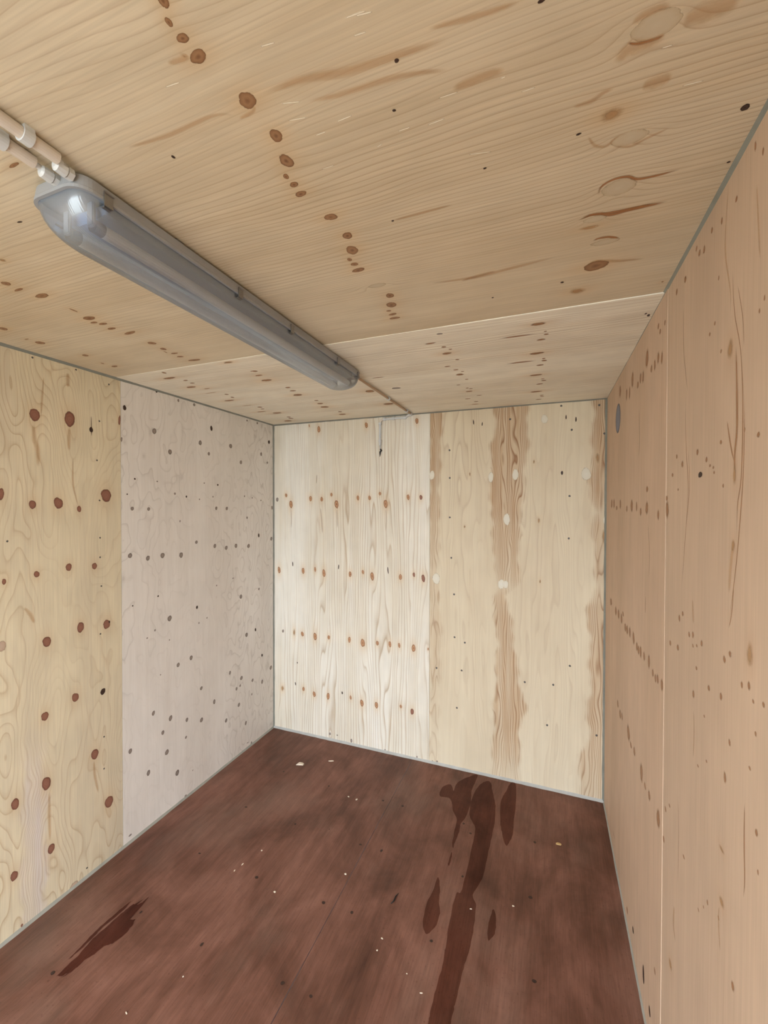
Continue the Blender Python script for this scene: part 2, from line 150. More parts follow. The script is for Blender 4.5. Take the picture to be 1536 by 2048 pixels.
('R',0.4841,1.3456,0.0117,0.0128,4),('R',0.8593,0.9397,0.0083,0.0056,5),('R',1.2039,0.8557,0.0057,0.0045,5),('R',1.4223,0.8375,0.0042,0.0042,5),('R',1.412,0.873,0.0034,0.0035,5),
('R',0.0937,2.364,0.0029,0.0215,5),('R',0.0576,1.9829,0.012,0.0131,5),('R',0.2931,1.5101,0.0083,0.0082,5),('F',2.2964,-1.2549,0.0066,0.0053,3),('F',2.2981,-0.8941,0.0068,0.0067,3),
('F',2.2971,-0.7718,0.0074,0.008,3),('F',1.9523,-1.2736,0.0067,0.0058,3),('F',1.9544,-0.8842,0.0056,0.0073,3),('F',1.9576,-0.7698,0.0087,0.0066,3),('F',2.2959,-0.0503,0.0075,0.0067,3),
('F',1.962,-0.0596,0.0075,0.0086,3),('F',1.617,-0.0339,0.0063,0.0086,3),('F',1.6108,-0.7689,0.0071,0.0067,3),('F',1.6194,-0.4218,0.0062,0.0063,3),('F',1.2776,-0.8883,0.0064,0.0076,3),
('F',1.279,-0.7708,0.0054,0.0067,3),('F',2.3142,-1.5982,0.0074,0.0049,3),('F',2.2906,-0.4169,0.0067,0.0061,3),('F',2.2346,-0.3703,0.0061,0.0071,3),('F',1.9584,-0.3607,0.0062,0.0052,3),
('F',1.9867,-1.0828,0.0033,0.0021,3),('F',1.6061,-0.9035,0.0073,0.0081,3),('F',1.9605,-1.6105,0.0056,0.0078,3),('F',1.6119,-1.6105,0.0038,0.0073,3),('F',1.6031,-1.257,0.0076,0.0085,3),
('F',1.2758,-1.2652,0.0087,0.0056,3),('F',1.2842,-1.6088,0.0063,0.0046,3),('F',0.996,-1.7027,0.0072,0.0081,3),
]
STREAKS=[
('R',5,0.006,[(2.0284,1.2594),(1.9536,1.2629),(1.8688,1.2512),(1.8002,1.2367),(1.7556,1.2351),(1.6652,1.2526),(1.5916,1.2662),(1.5072,1.2851)]),
('R',5,0.004,[(1.8818,1.236),(1.7995,1.2248),(1.7554,1.228),(1.6882,1.2448)]),
('R',5,0.016,[(2.0346,0.9604),(1.9498,0.9545),(1.8803,0.9518),(1.8262,0.9608),(1.7729,0.9558)]),
('R',5,0.01,[(1.903,0.9983),(1.86,0.9826),(1.8209,0.964)]),
('R',5,0.008,[(1.9992,0.9366),(1.9163,0.9279),(1.7933,0.9305),(1.7395,0.9449),(1.6789,0.9464)]),
('R',5,0.007,[(1.9411,0.9207),(1.8616,0.9202),(1.7822,0.924),(1.6739,0.9397),(1.6032,0.9541),(1.51,0.979)]),
('R',4,0.012,[(1.6754,0.9563),(1.6434,0.969),(1.5704,0.9794)]),
('R',5,0.006,[(1.5887,0.957),(1.5362,0.9657),(1.5043,0.9788)]),
('R',4,0.01,[(2.1086,1.8352),(1.9755,1.8206),(1.9216,1.8461)]),
('R',4,0.008,[(1.6805,1.6679),(1.59,1.6412),(1.4924,1.6459)]),
('R',5,0.009,[(1.427,1.6921),(1.3632,1.694)]),
('R',4,0.01,[(1.5184,1.1921),(1.4596,1.1834)]),
('R',5,0.008,[(1.2264,0.9007),(1.1546,0.9005),(1.0885,0.8967),(1.0534,0.902)]),
('R',4,0.007,[(1.2623,1.1757),(1.2127,1.1706),(1.1477,1.174)]),
('R',5,0.004,[(0.989,1.2939),(0.9088,1.2838),(0.8262,1.2835),(0.7504,1.285)]),
('R',4,0.006,[(0.9484,1.0072),(0.9139,1.0102),(0.8602,1.0003)]),
('R',4,0.012,[(0.6743,1.3143),(0.6181,1.3197),(0.5867,1.2991)]),
('R',4,0.006,[(2.3617,1.004),(2.2467,1.0183),(2.1479,0.9905),(2.0974,0.9889)]),
('R',5,0.005,[(2.1846,0.9814),(2.097,0.9688),(2.0198,0.941),(1.925,0.9261)]),
('R',5,0.004,[(2.1427,0.9572),(2.0742,0.9335),(2.0145,0.9257)]),
('R',4,0.006,[(2.2775,0.8858),(2.189,0.8754),(2.1376,0.8689)]),
('R',4,0.006,[(2.2535,1.2907),(2.1391,1.2841),(2.0178,1.2461)]),
('C',0,0.012,[(0.0923,0.9684),(0.0958,0.944),(0.1159,0.9321),(0.1409,0.934),(0.1582,0.9478),(0.1923,0.9509),(0.2314,0.9488)]),
('C',0,0.012,[(0.0569,1.0378),(0.083,1.0285),(0.1052,1.0318),(0.1525,1.0352),(0.2057,1.0344)]),
('C',4,0.02,[(0.0861,0.6914),(0.1008,0.678),(0.1208,0.6766),(0.1461,0.6732)]),
('C',0,0.008,[(0.0976,0.6662),(0.1108,0.6728),(0.1323,0.6751),(0.1436,0.6737)]),
('C',4,0.026,[(0.16,0.6632),(0.1838,0.6617),(0.2237,0.663)]),
('C',4,0.012,[(0.101,0.6459),(0.1074,0.6389),(0.1267,0.6358),(0.142,0.6391)]),
('C',4,0.006,[(0.0608,0.8088),(0.0734,0.8328),(0.092,0.8424),(0.1044,0.8303),(0.1169,0.8234)]),
('C',4,0.006,[(0.103,0.8467),(0.1324,0.858),(0.1547,0.8497),(0.1884,0.8397)]),
('C',4,0.02,[(0.1286,0.7422),(0.149,0.7429),(0.1686,0.7417)]),
('C',4,0.008,[(0.0329,0.7416),(0.0585,0.7416),(0.0764,0.7332),(0.0914,0.7315)]),
('C',4,0.008,[(-0.1535,0.5519),(-0.0845,0.5608),(-0.0351,0.5643)]),
('C',4,0.014,[(-0.1402,0.6441),(-0.0962,0.6413),(-0.0612,0.6429)]),
('C',0,0.018,[(0.0615,1.0372),(0.0774,1.0268),(0.1021,1.0293),(0.1237,1.0411),(0.163,1.039),(0.2311,1.0389)]),
('C',0,0.014,[(0.0969,1.1296),(0.1074,1.1227),(0.1296,1.1246),(0.1555,1.1396)]),
('C',4,0.012,[(0.0878,1.2512),(0.1078,1.223),(0.1351,1.2305),(0.1728,1.2449),(0.2306,1.2554)]),
('C',4,0.014,[(-0.3186,1.174),(-0.1914,1.1878),(-0.0803,1.1762),(0.0216,1.1655)]),
('C',4,0.012,[(-0.2278,1.197),(-0.2149,1.1903),(-0.134,1.1767)]),
('C',4,0.008,[(-0.3278,0.8889),(-0.2555,0.8882),(-0.1872,0.8876)]),
('C',4,0.014,[(-0.4186,0.5466),(-0.3872,0.5463),(-0.3376,0.5502),(-0.2806,0.5623),(-0.2289,0.5666),(-0.1276,0.5736)]),
('C',4,0.01,[(-0.1365,0.6147),(-0.2074,0.5971),(-0.3085,0.589),(-0.3567,0.5814)]),
('C',4,0.008,[(-0.7047,0.5395),(-0.6128,0.5475),(-0.5107,0.547),(-0.4785,0.5594)]),
('C',4,0.006,[(-0.4759,0.5664),(-0.4492,0.5648),(-0.4374,0.5578)]),
('C',4,0.008,[(-0.4881,0.4545),(-0.4815,0.463),(-0.5139,0.4597)]),
('L',4,0.018,[(2.0773,1.1123),(2.0171,1.1152),(1.973,1.1263),(1.8968,1.1291)]),
('L',4,0.014,[(2.0869,1.2538),(2.0214,1.251),(1.9809,1.253)]),
('L',3,0.005,[(2.1595,1.3513),(2.1212,1.3519),(2.0615,1.3523)]),
('L',4,0.008,[(1.9582,1.2684),(1.8431,1.2676),(1.7775,1.2789),(1.7278,1.2922)]),
('L',4,0.008,[(2.2855,1.1527),(2.1833,1.145),(2.1133,1.1411)]),
('L',4,0.016,[(2.3295,1.2494),(2.2645,1.2489)]),
('L',4,0.014,[(1.3202,1.0717),(1.2848,1.0943),(1.2426,1.1106)]),
('L',4,0.012,[(0.503,1.1605),(0.4002,1.1597),(0.2789,1.1624)]),
('L',4,0.012,[(0.5291,1.3529),(0.4571,1.3567),(0.359,1.3735)]),
('B',4,0.008,[(1.7207,-1.8367),(1.6487,-1.8347),(1.5676,-1.8358)]),
('B',4,0.008,[(1.722,-1.4429),(1.6446,-1.44),(1.5757,-1.439)]),
('B',4,0.008,[(1.7233,-1.0576),(1.6493,-1.054),(1.5588,-1.0555)]),
('B',4,0.008,[(1.9757,-1.6102),(1.9057,-1.6142)]),
('B',4,0.012,[(1.7303,-1.5802),(1.643,-1.5703),(1.5295,-1.5623)]),
('B',5,0.004,[(2.4932,-0.9664),(2.3718,-0.9635)]),
('C',6,0.0035,[(-0.2501,0.501),(-0.2211,0.5034)]),
('C',6,0.0035,[(-0.2362,0.5038),(-0.2139,0.5074)]),
('C',6,0.0035,[(-0.3747,0.4895),(-0.3524,0.4924)]),
('C',6,0.0035,[(-0.5457,0.4841),(-0.5179,0.4866)]),
('C',6,0.0035,[(-0.3961,0.5699),(-0.3661,0.5778)]),
('C',6,0.0035,[(-0.3294,0.629),(-0.3,0.6282)]),
('C',6,0.0035,[(-0.2859,0.6985),(-0.2748,0.6958)]),
('C',6,0.0035,[(-0.4035,0.5984),(-0.3711,0.6048)]),
('C',6,0.0035,[(-0.2488,0.524),(-0.2307,0.5255)]),
('C',6,0.0035,[(-0.4015,0.7067),(-0.3744,0.7066)]),
('C',6,0.0035,[(-0.2405,0.6822),(-0.218,0.6824)]),
('C',6,0.0035,[(-0.3754,0.639),(-0.3548,0.639)]),
('C',6,0.0035,[(-0.0419,0.6864),(-0.021,0.6864)]),
('C',6,0.0035,[(-0.1371,0.7729),(-0.0968,0.7812)]),
('C',6,0.0035,[(0.1436,0.6915),(0.1569,0.6921)]),
('C',6,0.0035,[(0.1853,0.7641),(0.2138,0.7662)]),
('C',6,0.0035,[(-0.0686,0.6537),(-0.0622,0.6538)]),
('C',6,0.0035,[(-0.1911,0.6889),(-0.1606,0.6877)]),
('C',6,0.0035,[(-0.1626,0.6505),(-0.1313,0.6512)]),
]
STAINS=[
[(2.701,-0.3492),(2.6927,-0.3214),(2.5871,-0.2938),(2.4946,-0.2704),(2.3547,-0.26),(2.2604,-0.262),(2.181,-0.2648),(2.0675,-0.2683),(1.9778,-0.2733),(1.8798,-0.3002),(1.8457,-0.2822),(1.7858,-0.2744),(1.6929,-0.272),(1.6259,-0.2753),(1.5661,-0.2835),(1.4989,-0.2867),(1.4486,-0.2899),(1.4174,-0.2899),(1.3799,-0.2925),(1.3073,-0.2989),(1.2828,-0.3617),(1.3527,-0.3623),(1.3846,-0.3645),(1.465,-0.363),(1.5457,-0.3593),(1.6162,-0.3636),(1.698,-0.3693),(1.8011,-0.373),(1.8656,-0.3697),(1.8758,-0.3521),(1.9693,-0.3496),(2.0914,-0.3471),(2.2174,-0.3491),(2.2929,-0.3565),(2.3434,-0.3899),(2.4099,-0.4047),(2.5082,-0.4068),(2.594,-0.3984),(2.6579,-0.3777)],
[(2.7147,-0.4489),(2.7435,-0.4099),(2.6497,-0.4148),(2.573,-0.4213),(2.4737,-0.4084),(2.3441,-0.4141),(2.2879,-0.4311),(2.2227,-0.4286),(2.1481,-0.4365),(2.1053,-0.4372),(2.1355,-0.4468),(2.2314,-0.4537),(2.3065,-0.4588),(2.3652,-0.492),(2.4326,-0.5136),(2.4624,-0.5386),(2.4554,-0.5859),(2.4917,-0.5985),(2.5558,-0.5905),(2.5842,-0.5499),(2.533,-0.5236),(2.6086,-0.5198),(2.6663,-0.4878)],
[(2.7381,-0.2051),(2.7377,-0.1738),(2.5483,-0.1611),(2.4218,-0.1638),(2.3092,-0.1602),(2.251,-0.1731),(2.2193,-0.184),(2.2488,-0.2008),(2.3224,-0.2206),(2.3942,-0.2344),(2.5262,-0.2457),(2.5977,-0.237),(2.6633,-0.2212)],
[(1.9128,-0.4675),(1.8586,-0.4445),(1.7922,-0.4325),(1.7426,-0.4174),(1.6894,-0.4189),(1.6395,-0.4442),(1.6603,-0.4674),(1.7082,-0.478),(1.7733,-0.4809),(1.8358,-0.4715)],
[(1.843,-0.2018),(1.7996,-0.1894),(1.7387,-0.1898),(1.7028,-0.2079),(1.7286,-0.2157),(1.7782,-0.2175),(1.8342,-0.2103)],
[(1.3494,-1.6397),(1.3105,-1.6329),(1.2419,-1.626),(1.2521,-1.6041),(1.2289,-1.5897),(1.1912,-1.5857),(1.1491,-1.5972),(1.1314,-1.6192),(1.0966,-1.6243),(1.0684,-1.6373),(1.0422,-1.6395),(1.0202,-1.6469),(1.0001,-1.6606),(0.9949,-1.6774),(1.0289,-1.6736),(1.0632,-1.6763),(1.1008,-1.6821),(1.1349,-1.6893),(1.1782,-1.6856),(1.2304,-1.6819),(1.2688,-1.679),(1.2988,-1.6724),(1.3034,-1.6511),(1.3229,-1.6392)],
[(1.3076,-1.6929),(1.2676,-1.6865),(1.2179,-1.6918),(1.1706,-1.6969),(1.1308,-1.692),(1.0877,-1.6926),(1.0455,-1.6959),(1.0855,-1.6981),(1.1356,-1.7079),(1.179,-1.709),(1.2246,-1.7056),(1.2689,-1.7019)],
[(2.0757,-0.4391),(2.0506,-0.4312),(2.004,-0.431),(1.9903,-0.4371),(2.0231,-0.4413)],
[(1.3505,-1.6388),(1.3056,-1.6313),(1.2396,-1.623),(1.206,-1.6313),(1.2569,-1.65),(1.3021,-1.6449)],
[(1.0454,-1.7),(1.0933,-1.7013),(1.145,-1.7042),(1.1164,-1.6969),(1.0779,-1.6949)],
[(0.9905,-1.6785),(1.0324,-1.6791),(1.0795,-1.6757),(1.0513,-1.6664),(1.0164,-1.6704)],
[(0.9955,-1.6553),(1.0337,-1.6472),(1.0766,-1.6456),(1.0515,-1.637),(1.0231,-1.643)],
[(1.2545,-1.6006),(1.2139,-1.5941),(1.1836,-1.597),(1.2216,-1.6171)],
[(1.3294,-1.6517),(1.2937,-1.6569),(1.2453,-1.6616),(1.218,-1.6696),(1.2628,-1.6712),(1.3036,-1.6649)],
]
BANDS=[
[(2.3718,-0.3309,-0.1136,1),(2.2397,-0.3209,-0.107,1),(2.14,-0.3421,-0.1064,1),(1.9614,-0.3506,-0.1229,1),(1.7787,-0.3497,-0.1307,1),(1.6966,-0.3493,-0.1362,1),(1.6208,-0.3301,-0.1535,0.8),(1.4465,-0.3386,-0.1585,0.7),(1.2735,-0.3035,-0.1516,0.4),(1.225,-0.2939,-0.1872,0.15),(1.1677,-0.3341,-0.2323,0.6),(1.0169,-0.3146,-0.2011,0.8),(0.8597,-0.3013,-0.1791,0.8),(0.6695,-0.3066,-0.1601,0.8),(0.4973,-0.3213,-0.1086,0.85),(0.3345,-0.3205,-0.1462,0.9),(0.1577,-0.329,-0.1452,0.6),(0.045,-0.3347,-0.1446,0.3)],
[(2.3606,0.2294,0.347,1),(2.2435,0.2435,0.3479,1),(2.1273,0.2311,0.3488,1),(1.8352,0.2253,0.351,1),(1.7473,0.2286,0.3517,0.6),(1.7006,0.2608,0.3521,0.3),(1.6302,0.2348,0.3526,0.6),(1.3374,0.2582,0.3549,0.6),(1.2643,0.2641,0.3554,0.3),(1.1893,0.2247,0.356,0.5),(1.1448,0.217,0.3564,0.8),(0.9242,0.2293,0.3581,0.9),(0.6885,0.2364,0.3599,0.9),(0.4798,0.2191,0.3615,0.9),(0.3623,0.2307,0.3624,0.7),(0.1766,0.1642,0.3638,0.6),(0.0308,0.1926,0.3649,0.5)],
[(2.3756,-0.751,-0.6483,0.9),(1.9481,-0.7496,-0.6637,0.9),(1.7805,-0.749,-0.6699,0.8),(1.6127,-0.7485,-0.6625,0.6),(1.2757,-0.7474,-0.6783,0.4),(0.9396,-0.7427,-0.6498,0.4),(0.4309,-0.741,-0.665,0.3),(0.0231,-0.7397,-0.6635,0.2)],
]
LBANDS=[[(0.8414,1.0465,1.1561,0),(0.7157,1.0455,1.1551,0.25),(0.5865,1.0498,1.16,0.8),(0.3958,1.0518,1.1585,1),(0.165,1.0431,1.1607,0.9),(0.019,1.042,1.1556,0.8),(-0.1268,1.0409,1.1506,0.6)]]
CHIPS=[(-1.5409,2.4204,0.0425,0.0212),(-1.361,2.529,0.022,0.0059),(-0.8777,1.7685,0.0055,0.0048),(0.0647,2.3266,0.0152,0.0093),(-0.1282,1.8906,0.0057,0.0039),(-0.2966,1.8104,0.0068,0.002),(-0.6091,1.5558,0.0058,0.0031),(-0.4077,1.4302,0.0067,0.0015),(-0.61,1.507,0.0036,0.0034),(-1.0426,2.2483,0.0064,0.0079),(-1.0969,2.2523,0.007,0.0057),(-0.4763,1.4703,0.0035,0.002),(-1.367,1.6367,0.0031,0.008),(-1.3784,1.5938,0.0035,0.0063),(-1.2411,1.1616,0.0031,0.003),(-1.3322,1.0062,0.0064,0.0022),(-1.1322,1.5708,0.0069,0.0051),(-1.3319,1.7374,0.0058,0.0043)]
PLUGS=[(0.1297,0.6562,0.0305,0.0192),(0.1275,0.8378,0.0299,0.0156),(0.1285,0.9597,0.0324,0.0233),(0.1252,1.143,0.0328,0.0118),(0.0935,1.0452,0.0243,0.0108),(-0.4615,1.1313,0.0285,0.0108)]


# ------------------------------------------------------------------ node helpers
class NT:
    def __init__(s, name):
        s.m = bpy.data.materials.new(name); s.m.use_nodes = True
        s.t = s.m.node_tree; s.t.nodes.clear()
        s.out = s.t.nodes.new('ShaderNodeOutputMaterial')
    def n(s, typ, ins=None, **kw):
        nd = s.t.nodes.new(typ)
        for k, v in kw.items(): setattr(nd, k, v)
        for k, v in (ins or {}).items(): s.put(nd.inputs[k], v)
        return nd
    def put(s, sock, v):
        if isinstance(v, bpy.types.NodeSocket): s.t.links.new(v, sock)
        elif isinstance(v, bpy.types.Node): s.t.links.new(v.outputs[0], sock)
        else:
            if sock.type == 'RGBA' and len(v) == 3: v = (*v, 1)
            sock.default_value = v
    def math(s, op, a, b=0.0, c=0.0, clamp=False):
        return s.n('ShaderNodeMath', {0: a, 1: b, 2: c}, operation=op, use_clamp=clamp).outputs[0]
    def mix(s, f, a, b, mode='MIX'):
        nd = s.n('ShaderNodeMix', data_type='RGBA', blend_type=mode)
        s.put(nd.inputs[0], f); s.put(nd.inputs[6], a); s.put(nd.inputs[7], b)
        return nd.outputs[2]
    def ramp(s, f, stops, interp='LINEAR'):
        nd = s.n('ShaderNodeValToRGB', {0: f}); cr = nd.color_ramp; cr.interpolation = interp
        while len(cr.elements) < len(stops): cr.elements.new(0.5)
        for e, (p_, c) in zip(cr.elements, stops):
            e.position = p_; e.color = (c, c, c, 1) if isinstance(c, (int, float)) else (*c, 1)
        return nd.outputs[0]
    def rng(s, f, a, b, c=0.0, d=1.0, smooth=False):
        return s.n('ShaderNodeMapRange', {0: f, 1: a, 2: b, 3: c, 4: d}, interpolation_type='SMOOTHSTEP' if smooth else 'LINEAR').outputs[0]
    def noise(s, vec, scale=1.0, detail=2.0, rough=0.5, dist=0.0):
        return s.n('ShaderNodeTexNoise', {'Vector': vec, 'Scale': scale, 'Detail': detail, 'Roughness': rough, 'Distortion': dist}).outputs[0]
    def vec(s, x, y, z=0.0):
        return s.n('ShaderNodeCombineXYZ', {0: x, 1: y, 2: z}).outputs[0]
    def surf(s, **ins):
        b = s.n('ShaderNodeBsdfPrincipled', {k.replace('_', ' '): v for k, v in ins.items()})
        s.t.links.new(b.outputs[0], s.out.inputs[0]); return b

def lin(r, g, b):
    f = lambda c: (c / 255 / 12.92) if c <= 10 else ((c / 255 + 0.055) / 1.055) ** 2.4
    return (f(r), f(g), f(b))

def plain(name, col, rough=0.5, metal=0.0, grime=0.12, **kw):
    m = NT(name)
    pos = m.n('ShaderNodeNewGeometry').outputs['Position']
    nz = m.noise(pos, 14, 4, 0.6)
    c = m.mix(m.rng(nz, 0.35, 0.7), tuple(x * (1 - grime) for x in col), tuple(min(1, x * (1 + grime * 0.6)) for x in col))
    m.surf(Base_Color=c, Roughness=rough, Metallic=metal, **kw)
    return m.m

def plywood(name, light, dark, line, lstr, su, sv, K, lin_f, seed, halo, fib=0.10, lane=5.0, band=None, lane_amt=0.6, edge=0.86, rough=0.62, wide=0.12, outside=1.0):
    """Peeled veneer: year rings are the contours of a stretched noise field, bent around the knots by the mesh's own 'warp' values."""
    m = NT(name)
    uvn = m.n('ShaderNodeUVMap', uv_map='veneer').outputs[0]
    sp = m.n('ShaderNodeSeparateXYZ', {0: uvn}); u, v = sp.outputs[0], sp.outputs[1]
    W = m.n('ShaderNodeAttribute', attribute_name='warp').outputs['Fac']
    T = m.n('ShaderNodeAttribute', attribute_name='halo').outputs['Fac']
    B = m.n('ShaderNodeAttribute', attribute_name='band').outputs['Fac']
    A = m.n('ShaderNodeAttribute', attribute_name='cloud').outputs['Vector']; sa = m.n('ShaderNodeSeparateXYZ', {0: A})
    big, lnv, mott = sa.outputs[0], sa.outputs[1], sa.outputs[2]
    n1 = m.noise(m.vec(m.math('MULTIPLY', u, su), m.math('MULTIPLY', v, sv), seed), 1.0, 1.0, 0.42, 0.0)
    n1b = m.noise(m.vec(m.math('MULTIPLY', u, su * 7), m.math('MULTIPLY', v, sv * 3.2), seed + 5), 1.0, 0.0, 0.5)
    F = m.math('ADD', m.math('ADD', m.math('MULTIPLY', n1, K), m.math('MULTIPLY', v, lin_f)), W)
    F = m.math('ADD', F, m.math('MULTIPLY', n1b, 0.9))
    s = m.math('FRACT', F)
    s = m.ramp(s, [(0.0, 0.0), (edge - 3.2 * wide, 0.04), (edge - wide, 0.42), (edge, 1.0), (min(edge + wide * 0.7, 0.99), 0.05), (1.0, 0.0)])
    ln = m.rng(lnv, 0.38, 0.66, 1 - lane_amt, 1.0)
    amt = m.math('MULTIPLY', s, ln)
    fine = m.noise(m.vec(m.math('MULTIPLY', u, 5.0), m.math('MULTIPLY', v, 230.0), seed), 1.0, 1.5, 0.6)
    mid = m.noise(m.vec(m.math('MULTIPLY', u, 1.3), m.math('MULTIPLY', v, 38.0), seed + 2), 1.0, 1.5, 0.55)
    base = m.mix(m.rng(m.math('ADD', m.math('MULTIPLY', big, 0.7), m.math('MULTIPLY', mid, 0.3)), 0.36, 0.64), light, dark)
    if band:
        bcol, bstr = band
        base = m.mix(m.math('MULTIPLY', B, m.rng(mid, 0.25, 0.7, 0.25, 0.75)), base, bcol)
        F2 = m.math('ADD', m.math('ADD', m.math('MULTIPLY', n1, K * 1.3), m.math('MULTIPLY', v, lin_f * 2.4)), m.math('ADD', m.math('MULTIPLY', W, 0.6), m.math('MULTIPLY', n1b, 2.2)))
        s2 = m.ramp(m.math('FRACT', F2), [(0.0, 0.1), (0.45, 0.05), (0.68, 0.5), (0.84, 1.0), (0.95, 0.15), (1.0, 0.1)])
        amt = m.math('ADD', m.math('MULTIPLY', amt, m.math('MULTIPLY', m.math('SUBTRACT', 1.0, B), outside)), m.math('MULTIPLY', m.math('MULTIPLY', s2, m.math('POWER', B, 0.7)), bstr))
    c = m.mix(m.math('MULTIPLY', amt, lstr, clamp=True), base, line)
    c = m.mix(m.math('MULTIPLY', T, 0.55, clamp=True), c, halo)
    fb = m.rng(m.math('ADD', m.math('MULTIPLY', fine, 0.6), m.math('MULTIPLY', mott, 0.4)), 0.32, 0.68, 1 - fib, 1 + fib * 0.6)
    c = m.n('ShaderNodeVectorMath', {0: c, 1: m.vec(fb, fb, fb)}, operation='MULTIPLY').outputs[0]
    m.surf(Base_Color=c, Roughness=rough, **{'Specular_IOR_Level': 0.3})
    return m.m

def knot_mat(name, inner, outer, rim, alpha=1.0, soft=0.86, rings=5.0, rough=0.55):
    m = NT(name); inner, outer, rim = (tuple(c * k for c, k in zip(x, (1, 1, 1) if 'ceiling' in name else (1.02, 1.14, 1.28))) for x in (inner, outer, rim))
    uvn = m.n('ShaderNodeUVMap', uv_map='UVMap').outputs[0]
    oi = m.n('ShaderNodeObjectInfo').outputs['Random']
    off = m.n('ShaderNodeVectorMath', {0: uvn, 1: m.vec(oi, m.math('MULTIPLY', oi, 7.3), m.math('MULTIPLY', oi, 31.0))}, operation='ADD').outputs[0]
    r = m.n('ShaderNodeVectorMath', {0: uvn}, operation='LENGTH').outputs['Value']
    nz = m.noise(off, 2.2, 3.0, 0.6)
    rr = m.math('ADD', r, m.math('MULTIPLY', m.math('SUBTRACT', nz, 0.5), 0.45))
    ring = m.math('MULTIPLY', m.math('ADD', m.math('SINE', m.math('MULTIPLY', rr, rings * 6.28)), 1.0), 0.5)
    c = m.mix(m.rng(rr, 0.05, 0.5), inner, outer)
    c = m.mix(m.math('MULTIPLY', ring, 0.35), c, rim)
    c = m.mix(m.rng(rr, 0.62, 0.86, 0, 0.9), c, rim)
    c = m.mix(m.rng(oi, 0, 1, 0, 0.28), c, outer)
    a = m.math('MULTIPLY', m.rng(rr, soft, 1.04, 1.0, 0.0, True), alpha)
    m.surf(Base_Color=c, Roughness=rough, Alpha=a, **{'Specular_IOR_Level': 0.3})
    return m.m

# ------------------------------------------------------------------ mesh helpers
def link(name, me, parent=None, mat=None, loc=None):
    o = bpy.data.objects.new(name, me); COL.objects.link(o)
    if parent is not None: o.parent = parent
    if mat is not None and me is not None: me.materials.append(mat)
    if loc is not None: o.location = loc
    return o
def tag(o, label=None, cat=None, group=None, kind=None):
    if label: o['label'] = label
    if cat: o['category'] = cat
    if group: o['group'] = group
    if kind: o['kind'] = kind
    return o
def bm_obj(name, bm, mat, parent=None, loc=None, smooth=False):
    bmesh.ops.recalc_face_normals(bm, faces=bm.faces)
    me = bpy.data.meshes.new(name); bm.to_mesh(me); bm.free()
    if smooth:
        for p_ in me.polygons: p_.use_smooth = True
    return link(name, me, parent, mat, loc)
def box(bm, x0, x1, y0, y1, z0, z1):
    vs = [bm.verts.new((x, y, z)) for z in (z0, z1) for y in (y0, y1) for x in (x0, x1)]
    for f in ((0, 1, 3, 2), (4, 6, 7, 5), (0, 4, 5, 1), (2, 3, 7, 6), (0, 2, 6, 4), (1, 5, 7, 3)):
        bm.faces.new([vs[i] for i in f])
    return vs
def bevel(bm, r, seg=2):
    bmesh.ops.bevel(bm, geom=list(bm.edges), offset=r, segments=seg, affect='EDGES', clamp_overlap=True)
def tube(bm, pts, r, seg=12, cap=True):
    """round rod along a list of points; r a number or one per point"""
    pts = [Vector(q) for q in pts]; rs = r if isinstance(r, (list, tuple)) else [r] * len(pts)
    rings = []; ref = None
    for i, q in enumerate(pts):
        d = (pts[min(i + 1, len(pts) - 1)] - pts[max(i - 1, 0)]).normalized()
        if ref is None: ref = d.orthogonal().normalized()
        ref = (ref - d * ref.dot(d)).normalized(); b = d.cross(ref)
        rings.append([bm.verts.new(q + rs[i] * (math.cos(2 * math.pi * k / seg) * ref + math.sin(2 * math.pi * k / seg) * b)) for k in range(seg)])
    for a, b in zip(rings, rings[1:]):
        for k in range(seg): bm.faces.new((a[k], a[(k + 1) % seg], b[(k + 1) % seg], b[k]))
    if cap:
        bm.faces.new(rings[0][::-1]); bm.faces.new(rings[-1])
def elbow(p, d0, d1, r, n=6):
    """points of a quarter bend at corner p, arriving along d0, leaving along d1"""
    p = Vector(p); d0 = Vector(d0); d1 = Vector(d1); c = p - d0 * r + d1 * r
    return [c + r * (-d1 * math.cos(t) + d0 * math.sin(t)) for t in [math.pi / 2 * k / n for k in range(n + 1)]]

# surface name -> (fixed axis, value, u axis, v axis, outward sign)
SURF = {'L': (0, XL, 2, 1, -1), 'B': (1, YB, 2, 0, 1), 'R': (0, XR, 2, 1, 1), 'C': (2, H, 0, 1, 1), 'F': (2, 0.0, 1, 0, -1)}
def pt(s, u, v, proud=0.0):
    ax, val, ua, va, sg = SURF[s]; q = [0, 0, 0]; q[ax] = val - sg * proud; q[ua] = u; q[va] = v
    return Vector(q)

# ------------------------------------------------------------------ materials
M = {}
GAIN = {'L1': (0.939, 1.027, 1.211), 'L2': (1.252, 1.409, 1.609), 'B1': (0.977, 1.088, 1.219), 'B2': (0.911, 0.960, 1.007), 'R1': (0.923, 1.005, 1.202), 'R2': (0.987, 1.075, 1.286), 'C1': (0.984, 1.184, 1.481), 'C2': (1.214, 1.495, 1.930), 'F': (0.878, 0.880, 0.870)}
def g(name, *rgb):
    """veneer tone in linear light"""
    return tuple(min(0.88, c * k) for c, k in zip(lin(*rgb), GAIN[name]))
def ply(key, name, light, dark, line, lstr, su, sv, K, lf, seed, halo, **kw):
    if 'band' in kw: kw['band'] = (g(key, *kw['band'][0]), kw['band'][1])
    return plywood(name, g(key, *light), g(key, *dark), g(key, *line), lstr, su, sv, K, lf, seed, g(key, *halo), **kw)
M['L1'] = ply('L1', 'plywood_yellow_pine', (226, 206, 166), (214, 194, 158), (172, 132, 84), 0.56, 1.6, 6.5, 21.0, 8.0, 11.3, (206, 172, 126), lane_amt=0.93, wide=0.10, band=((222, 206, 190), 0.8))
